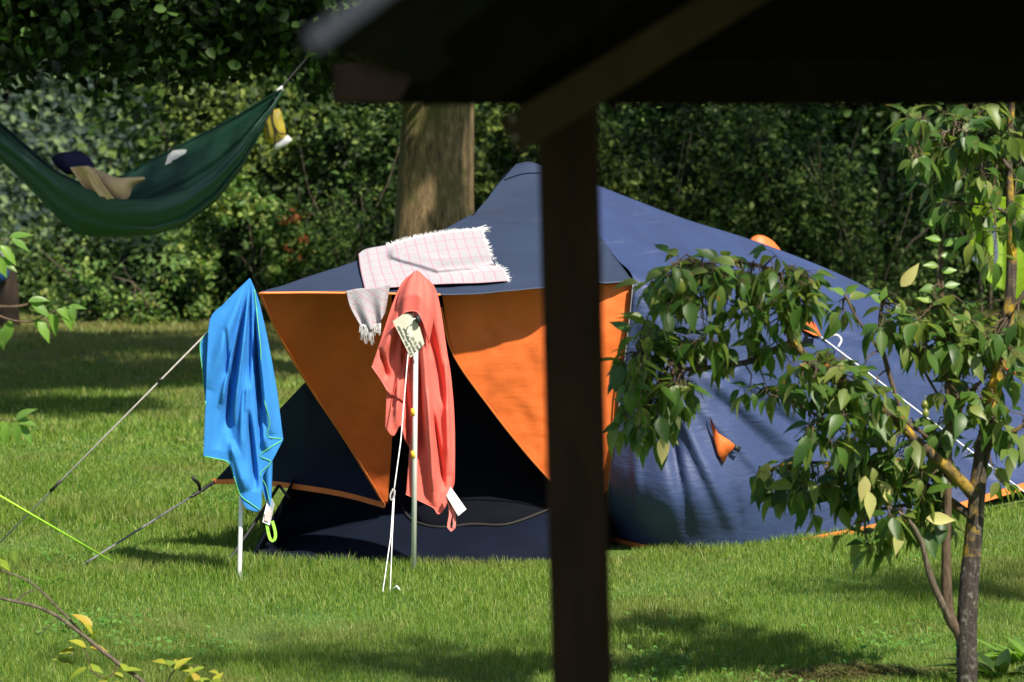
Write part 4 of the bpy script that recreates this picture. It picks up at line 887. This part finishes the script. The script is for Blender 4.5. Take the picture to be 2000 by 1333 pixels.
TR = [(1889, 1352, 20.2, 0), (1889, 1300, 19.8, 0), (1888, 1250, 19.4, 0), (1892, 1150, 17.6, 0), (1903, 1030, 16.7, 0), (1913, 920, 15.0, 0), (1933, 810, 14.1, 0), (1953, 710, 13.2, 0), (1968, 620, 10.6, .02), (1976, 520, 9.7, .03), (1973, 400, 7.9, .03), (1970, 300, 7.0, .02), (1976, 200, 6.2, 0), (1980, 60, 4.4, 0)]
def ppt(a): return P(a[0], a[1], YPEAR+a[3])
sk = []
def limb(pts, n=None, name='branch', m='bark_pear', jit=.0):
    n = n or max(8, len(pts)*5); c = smoothpoly([ppt(a) for a in pts], n)
    c3 = smoothpoly([Vector((a[2], 0, 0)) for a in pts], n); ks = np.linspace(0, len(pts)-1, n)
    rad = [float(np.interp(k, range(len(pts)), [a[2] for a in pts]))*YPEAR/F for k in ks]
    rad = [r*(1+.10*noise.noise(Vector((i*.9, r*100, 0)))) for i, r in enumerate(rad)]
    sk.extend(c); return MB().tube([p+Vector((random.uniform(-1, 1), 0, 0))*jit for p in c], rad, 12).build(name, M[m], PT)
limb(TR, 70, 'trunk')
LOW = limb([(1889, 1352, 21.2, -.001), (1889, 1300, 20.8, -.001), (1888, 1250, 20.3, -.001), (1892, 1150, 18.6, -.001), (1903, 1035, 17.2, 0), (1911, 940, 14.5, 0)], 40, 'trunk_bark', 'bark_low')
LOW['label'] = 'grey crusty lower bark of the trunk'
limb([(1884, 1262, 12, 0), (1872, 1232, 11.5, 0), (1852, 1195, 9.5, 0), (1848, 1100, 8, -.02), (1850, 1000, 7.5, -.03), (1853, 850, 7.5, -.04), (1851, 720, 6.5, -.05), (1842, 600, 4.5, -.06), (1840, 500, 3, -.06), (1847, 440, 2, -.06)], 50, m='twig')
limb([(1866, 1222, 8.5, 0), (1838, 1175, 7.5, -.02), (1815, 1120, 6.5, -.05), (1798, 1055, 5.5, -.08), (1770, 1012, 4, -.1), (1735, 990, 3, -.12)], 26, m='greytwig')
limb([(1908, 975, 13, 0), (1862, 925, 11, -.05), (1800, 870, 10, -.12), (1740, 812, 9.5, -.2), (1690, 775, 9, -.26), (1620, 735, 9, -.33), (1575, 700, 8.5, -.38), (1545, 672, 8, -.4), (1470, 705, 7, -.42), (1400, 716, 6, -.44), (1345, 722, 5, -.45), (1290, 702, 4, -.46), (1248, 690, 3, -.46)], 70)
limb([(1548, 676, 7.5, -.4), (1536, 620, 7, -.42), (1541, 570, 5, -.44), (1510, 530, 4, -.45), (1440, 512, 3, -.47), (1370, 515, 2.5, -.48)], 26)
limb([(1852, 880, 4.5, -.04), (1800, 845, 4, -.06), (1765, 815, 3.5, -.08), (1728, 700, 5, -.1), (1718, 640, 4, -.1), (1722, 590, 2.5, -.1)], 30, m='twig')
limb([(1728, 700, 3, -.1), (1700, 660, 3, -.1), (1672, 620, 2.5, -.1), (1650, 575, 2, -.1)], 16, m='twig')
limb([(1852, 800, 3, -.04), (1825, 760, 2.6, -.03), (1800, 710, 2.4, -.02), (1793, 650, 2, -.02)], 16, m='twig')
limb([(1853, 800, 4, -.04), (1885, 775, 3.6, -.02), (1920, 740, 3.4, 0), (1945, 690, 3, 0)], 16, m='twig')
limb([(1898, 1010, 9, 0), (1850, 975, 8, .05), (1780, 935, 6.5, .08), (1700, 915, 5, .1), (1620, 905, 4, .1), (1545, 905, 3, .1), (1500, 918, 2, .1)], 40)
limb([(1700, 915, 4, .1), (1690, 860, 3, .1), (1692, 800, 2, .1)], 12, m='twig')
limb([(1620, 830, 3, -.3), (1560, 790, 3, -.33), (1500, 770, 2, -.35)], 12, m='greytwig')
limb([(1972, 330, 5, 0), (1920, 270, 4, -.05), (1870, 255, 3.5, -.08), (1810, 270, 2.5, -.1), (1770, 290, 2, -.1)], 22, m='greytwig')
limb([(1974, 420, 4, 0), (1930, 400, 3.5, -.05), (1890, 400, 2.5, -.08)], 12, m='greytwig')
limb([(1915, 905, 7, 0), (1940, 860, 5, -.05), (1985, 840, 4, -.1), (2040, 800, 3, -.12)], 14)
limb([(1968, 620, 6, 0), (2010, 560, 5, 0), (2050, 500, 4, 0)], 10)
limb([(1842, 600, 3, -.06), (1832, 540, 2.5, -.06), (1836, 480, 2, -.06), (1826, 430, 1.6, -.06)], 12, m='twig')
limb([(1690, 1000, 3, .08), (1690, 1040, 2.5, .08), (1700, 1080, 2, .08)], 10, m='greytwig')
limb([(1850, 975, 4, .05), (1780, 985, 4, .06), (1690, 1000, 3, .08)], 10, m='greytwig')
items = []; twigs = MB(); skv = np.array([tuple(p) for p in sk])
REG = [(1280, 725, 68, 90, 26, -.46), (1255, 650, 35, 40, 3, -.46), (1262, 810, 45, 50, 10, -.46), (1320, 560, 55, 50, 10, -.48), (1400, 530, 95, 45, 20, -.48), (1500, 560, 70, 70, 22, -.45), (1430, 640, 120, 60, 24, -.44), (1555, 560, 45, 50, 10, -.44),
       (1600, 720, 60, 40, 10, -.35), (1530, 760, 80, 50, 8, -.35), (1660, 780, 80, 60, 20, -.25), (1720, 850, 70, 60, 20, -.1), (1600, 835, 60, 40, 7, -.3), (1560, 925, 85, 40, 15, .1), (1660, 940, 70, 50, 16, .1), (1750, 960, 70, 60, 14, .05), (1800, 900, 60, 50, 10, 0),
       (1560, 980, 50, 40, 5, .1), (1690, 1050, 40, 50, 4, .08), (1770, 1030, 50, 40, 6, -.05), (1830, 640, 70, 70, 20, -.03), (1760, 620, 50, 50, 9, -.08), (1660, 590, 30, 30, 3, -.1), (1890, 640, 70, 55, 20, 0), (1930, 720, 60, 70, 14, 0), (1870, 800, 60, 60, 10, 0), (1960, 830, 50, 60, 7, -.05),
       (1980, 640, 30, 60, 6, 0), (1820, 270, 75, 50, 16, -.1), (1900, 260, 70, 45, 14, -.05), (1960, 290, 50, 60, 10, 0), (1850, 370, 45, 50, 8, -.08), (1925, 350, 30, 25, 3, -.03), (1930, 440, 45, 75, 5, -.03), (1990, 440, 20, 80, 5, 0), (1930, 220, 90, 30, 8, 0), (1830, 985, 40, 40, 5, 0), (1950, 900, 40, 40, 3, 0)]
for cx, cy, rx, ry, n_, dY in REG:
    for _ in range(int(n_*(1.7 if cx < 1350 else 1.1))):
        a = random.uniform(0, 6.283); r_ = math.sqrt(random.random()); x = cx+rx*r_*math.cos(a); y = cy+ry*r_*math.sin(a)
        p = P(x, y, YPEAR+dY+random.uniform(-.16, .16))
        k = int(np.argmin(((skv-np.array(p)-np.array([0, 0, .05]))**2).sum(1))); q = Vector(skv[k])
        if (q-p).length > .03:
            mid = q.lerp(p, .5)+Vector((random.uniform(-.02, .02), 0, random.uniform(.0, .03))); twigs.tube([q, mid, p], [.0045, .0035, .0022], 5)
        for _l in range(random.randint(3, 6)):
            az = random.uniform(0, 6.283); out = Vector((math.cos(az), math.sin(az)*.8, 0)); dr = out*random.uniform(.25, 1)+Vector((0, 0, random.uniform(-1.5, .05)))
            if random.random() < .12: dr = out+Vector((0, 0, random.uniform(0, .8)))
            pe = p+dr.normalized()*random.uniform(.02, .05)+Vector((0, 0, random.uniform(-.005, .02))); twigs.tube([p, p.lerp(pe, .5)+Vector((0, 0, .006)), pe], [.0016, .0013, .001], 3, False)
            nn = Vector((0, 0, 1))+out*random.uniform(-.2, .9)+Vector((random.uniform(-.5, .5), random.uniform(-.9, .3), 0))
            L = random.uniform(.068, .128); items.append((pe, dr, nn, L, L*random.uniform(.40, .56), random.uniform(.05, .6)))
twigs.build('twigs', M['twig'], PT); big_leaves(items, 'leaves', M['pearleaf'], PT)
pale = []
for x, y, dx, dz, dY in ((1500, 905, -.5, -1, .0), (1690, 930, -.1, -1, -.15), (1696, 960, .1, -1, -.16), (1720, 940, .5, -1, -.1), (1810, 1012, 1, -.05, -.1), (1757, 1030, -.1, -1, -.15), (1295, 850, 0, -1, -.65), (1425, 485, -.6, .2, -.6), (1590, 610, 1, 0, -.55), (1760, 560, .3, .4, -.2), (1838, 450, -.8, .1, -.1)):
    pale.append((P(x, y, YPEAR+dY), Vector((dx, -.1, dz)), Vector((.3, -1, .3)), .125, .055, .12))
big_leaves(pale[:7]+pale[9:10], 'pale_leaves', M['paleleaf'], PT)
sh = [(P(x, y, YPEAR-.08), Vector((dx, random.uniform(-.4, .2), dz)), Vector((.2, -1, .6)), .07, .035, .1) for x, y, dx, dz in ((1846, 440, -.4, 1), (1846, 440, .5, 1), (1838, 470, -1, .2), (1842, 480, 1, .6), (1832, 520, -1, .1), (1838, 530, 1, .1), (1826, 560, -1, -.2), (1845, 560, 1, .2), (1820, 590, -1, .3), (1826, 440, -.9, .4), (1838, 500, .9, -.1), (1890, 470, .6, 1), (1650, 575, -.6, .3), (1652, 573, .7, .5), (1722, 590, .3, 1), (1724, 592, -.8, .6))]
big_leaves(sh, 'young_leaves', M['youngleaf'], PT)
for x, y, dY in ((1328, 552, -.62), (1806, 790, -.1), (1808, 806, -.12)):
    c = P(x, y, YPEAR+dY); r_ = 1 if dY < -.5 else .45; mb = MB(); vs = []
    for j in range(15):
        for i in range(18):
            a = 2*math.pi*i/18; b = math.pi*j/14; rr = math.sin(b)*(.034 if b > 1.4 else .034-.012*(1.4-b)); vs.append(c+Vector((rr*math.cos(a), rr*math.sin(a), .048*math.cos(b)-.004))*r_)
    mb.add(vs, [(j*18+i, j*18+(i+1) % 18, (j+1)*18+(i+1) % 18, (j+1)*18+i) for j in range(14) for i in range(18)]); mb.tube([c+Vector((0, 0, .04))*r_, c+Vector((.004, 0, .085))*r_], .002, 5)
    mb.build('pear', M['fruit'], PT)

# ------------------------------------------------------------------ sapling at lower left and twigs entering at the left
Y0 = 13.2; b = P(345, 1440, Y0); b.z = 0
SP_ = thing('sapling', b, 'bare branched sapling with yellowing leaves at lower left', 'sapling')
def lb(pts, rads, par, m='greytwig', name='branch', Yb=Y0):
    c = smoothpoly([P(x, y, Yb+d) for x, y, d in pts], len(pts)*5); rad = list(np.interp(np.linspace(0, 1, len(c)), np.linspace(0, 1, len(rads)), rads)); return MB().tube(c, rad, 7).build(name, M[m], par)
root = [(345, 1440, 0), (285, 1340, 0), (240, 1303, 0), (200, 1272, .0), (165, 1243, 0), (110, 1203, 0), (70, 1185, 0), (30, 1175, 0), (-40, 1160, 0)]
lb(root, [.014, .010, .0095, .009, .0085, .0075, .006], SP_)
lb([(165, 1243, 0), (140, 1215, .02), (110, 1185, .04), (75, 1150, .05), (40, 1128, .06), (-30, 1105, .06)], [.006, .005, .004], SP_)
lb([(30, 1175, 0), (50, 1160, 0), (68, 1153, 0)], [.005, .004, .003], SP_)
lb([(110, 1210, .1), (75, 1240, .1), (60, 1210, .1)], [.002, .0015, .001], SP_)
lb([(228, 1295, 0), (224, 1312, 0), (205, 1325, 0), (180, 1310, 0), (170, 1280, 0), (155, 1250, .0)], [.004, .003, .002], SP_, 'twig')
lb([(20, 1165, 0), (18, 1130, 0), (12, 1098, 0)], [.003, .002, .0015], SP_, 'twig')
lb([(310, 1440, -.1), (318, 1360, -.1), (345, 1305, -.1), (390, 1300, -.1)], [.006, .004, .002], SP_, 'twig')
it = []
def fan(cx, cy, n_, L, Yb, spread=30, dz=(-.6, .8)):
    for _ in range(n_):
        x = cx+random.uniform(-spread, spread); y = cy+random.uniform(-spread*.6, spread*.6); az = random.uniform(0, 6.28); it.append((P(x, y, Yb+random.uniform(-.06, .06)), Vector((math.cos(az), math.sin(az)*.5, random.uniform(*dz))), Vector((random.uniform(-.5, .5), -.6, 1)), L*random.uniform(.8, 1.2), L*.42, .2))
fan(150, 1285, 9, .09, Y0, 34); fan(345, 1300, 6, .09, Y0-.1, 26); fan(395, 1318, 8, .08, Y0-.1, 34); fan(235, 1325, 6, .07, Y0, 26); fan(165, 1235, 4, .10, Y0, 22); fan(20, 1095, 4, .08, Y0, 20)
big_leaves(it, 'leaves', M['yellowleaf'], SP_)
Y1 = 12.6; lb0 = Vector((P(-420, 700, Y1).x, Y1, 0))
LT = thing('fruit_tree', lb0, 'fruit tree beyond the left edge, its leafy twigs reaching into view', 'tree')
MB().tube(smoothpoly([lb0, lb0+Vector((.05, 0, 1)), lb0+Vector((0, 0, 1.9)), lb0+Vector((.1, 0, 2.7))], 20), [.06-.0018*i for i in range(20)], 12).build('trunk', M['bark_pear'], LT)
lb([(-420, 760, 0), (-200, 640, 0), (-40, 602, 0), (25, 600, 0), (60, 594, 0)], [.02, .012, .008, .006], LT, 'twig', Yb=Y1)
lb([(-40, 600, 0), (20, 625, 0), (65, 628, 0), (90, 615, 0), (130, 600, 0)], [.006, .004, .002], LT, 'twig', Yb=Y1)
lb([(-420, 900, 0), (-200, 850, 0), (-40, 822, 0), (30, 822, 0)], [.02, .01, .006, .002], LT, 'twig', Yb=Y1)
lb([(-420, 600, 0), (-200, 520, 0), (-40, 475, 0), (20, 468, 0)], [.02, .01, .006, .002], LT, 'twig', Yb=Y1)
it = []
def lf(x, y, dx, dz, L=.105, ny=-.8, w_=.42): it.append((P(x, y, Y1+random.uniform(-.03, .03)), Vector((dx, random.uniform(-.3, .3), dz)), Vector((random.uniform(-.3, .3), ny, 1)), L, L*w_, .25))
for a in ((55, 590, .5, .1, .09), (60, 592, 1, -.6), (75, 625, .6, -1), (95, 612, .5, -1.2, .11), (110, 605, .9, -.5), (125, 600, .4, -1.1), (132, 600, 1, .1, .08), (140, 598, .2, -1, .07), (75, 620, -.2, -1, .06), (20, 625, -.2, -1), (8, 640, -.1, -1, .09), (-5, 640, .3, -1.3),
          (30, 822, .5, .4), (32, 822, 1, -.1, .09), (25, 825, .3, -1), (15, 825, -.2, -1.1), (35, 830, .7, -.8), (5, 820, 0, -.9), (18, 465, 1, .3, .10), (22, 468, 1, -.5, .09), (0, 480, .8, -.8), (-8, 505, .9, -.4), (-10, 500, .6, -1)): lf(*a)
big_leaves(it, 'leaves', M['youngleaf'], LT)
# ------------------------------------------------------------------ weeds and a cut grass shade patch round the pear trunk, long tufts by the tent
def weed(label, px, py, n_, L, W_, m, spread, cat='plant', up=1.2, name='weed'):
    g = gz(px, py); t = thing(name, g, label, cat, 'weeds in the lawn'); it = []
    for _ in range(n_):
        az = random.uniform(0, 6.28); o_ = Vector((math.cos(az), math.sin(az), 0)); l_ = L*random.uniform(.6, 1.2)
        it.append((g+o_*random.uniform(0, spread), o_+Vector((0, 0, random.uniform(.2, up))), Vector((0, 0, 1))-o_*.4, l_, W_*random.uniform(.7, 1.2), random.uniform(.2, .6)))
    big_leaves(it, 'leaves', m, t)
weed('broad leaved dark green weed at the right of the pear trunk', 1955, 1322, 40, .20, .055, M['shrub_b'], .13)
weed('large leafy weed at the lower right corner', 2010, 1290, 34, .20, .05, M['youngleaf'], .12)
weed('small upright weed at the left foot of the pear trunk', 1850, 1330, 16, .10, .03, M['youngleaf'], .07)
weed('patch of long grass near the lower left rope peg', 95, 1140, 60, .11, .014, M['youngleaf'], .22)
def cutgrass():
    g = gz(1660, 1322); n = 3500; x = rng.normal(0, .22, n)+g.x-.05; y = rng.normal(0, .06, n)+g.y-.06; zz = tzv(x, y)+np.exp(-((x-g.x)/.3)**2-((y-g.y)/.13)**2)*.05*rng.uniform(0, 1, n)+.012
    C = np.c_[x, y, zz]; Nn = rng.normal(0, .4, (n, 3))+np.array([0, 0, 1]); L = rng.uniform(.04, .11, n); V, T = leaf_quads(C, Nn, L, np.full(n, .004), .05)
    o = link('cut_grass_shade', fast_mesh('cut_grass_shade', V, T), M['shade_hay']); props(o, 'dark cut grass standing for the shade patch left of the pear trunk', 'cut grass', kind='stuff')
M['shade_hay'] = leafmat('shade_hay', [(.06, .09, .02), (.10, .09, .035), (.15, .11, .05), (.08, .12, .025)], .15, .7)  # dark blades: the shade beside the trunk is put into their colour
cutgrass()

def litter():
    C = []; 
    for _ in range(16):
        y = rng.uniform(13.5, 22); x = rng.uniform(-1, 1)*y/6; n = rng.integers(60, 200); C.append(np.c_[rng.normal(x, .16, n), rng.normal(y, .22, n)])
    C = np.concatenate(C); C = C[(C[:, 1] < 17.0) | (C[:, 0] < -1.7)]; z_ = tzv(C[:, 0], C[:, 1])+rng.uniform(.02, .045, len(C)); n = len(C)
    V, T = leaf_quads(np.c_[C, z_], rng.normal(0, .35, (n, 3))+np.array([0, -.2, 1]), rng.uniform(.018, .034, n), rng.uniform(.016, .03, n), .1)
    o = link('clover', fast_mesh('clover', V, T), M['clover']); props(o, 'small clover leaves scattered through the lawn', 'clover', kind='stuff')
M['clover'] = leafmat('clover', [(.07, .17, .03), (.10, .22, .04), (.14, .26, .06)], .3, .5)
M['deadleaf'] = leafmat('dead_leaves', [(.09, .055, .022), (.14, .09, .03), (.16, .13, .04)], .2, .7)
litter()
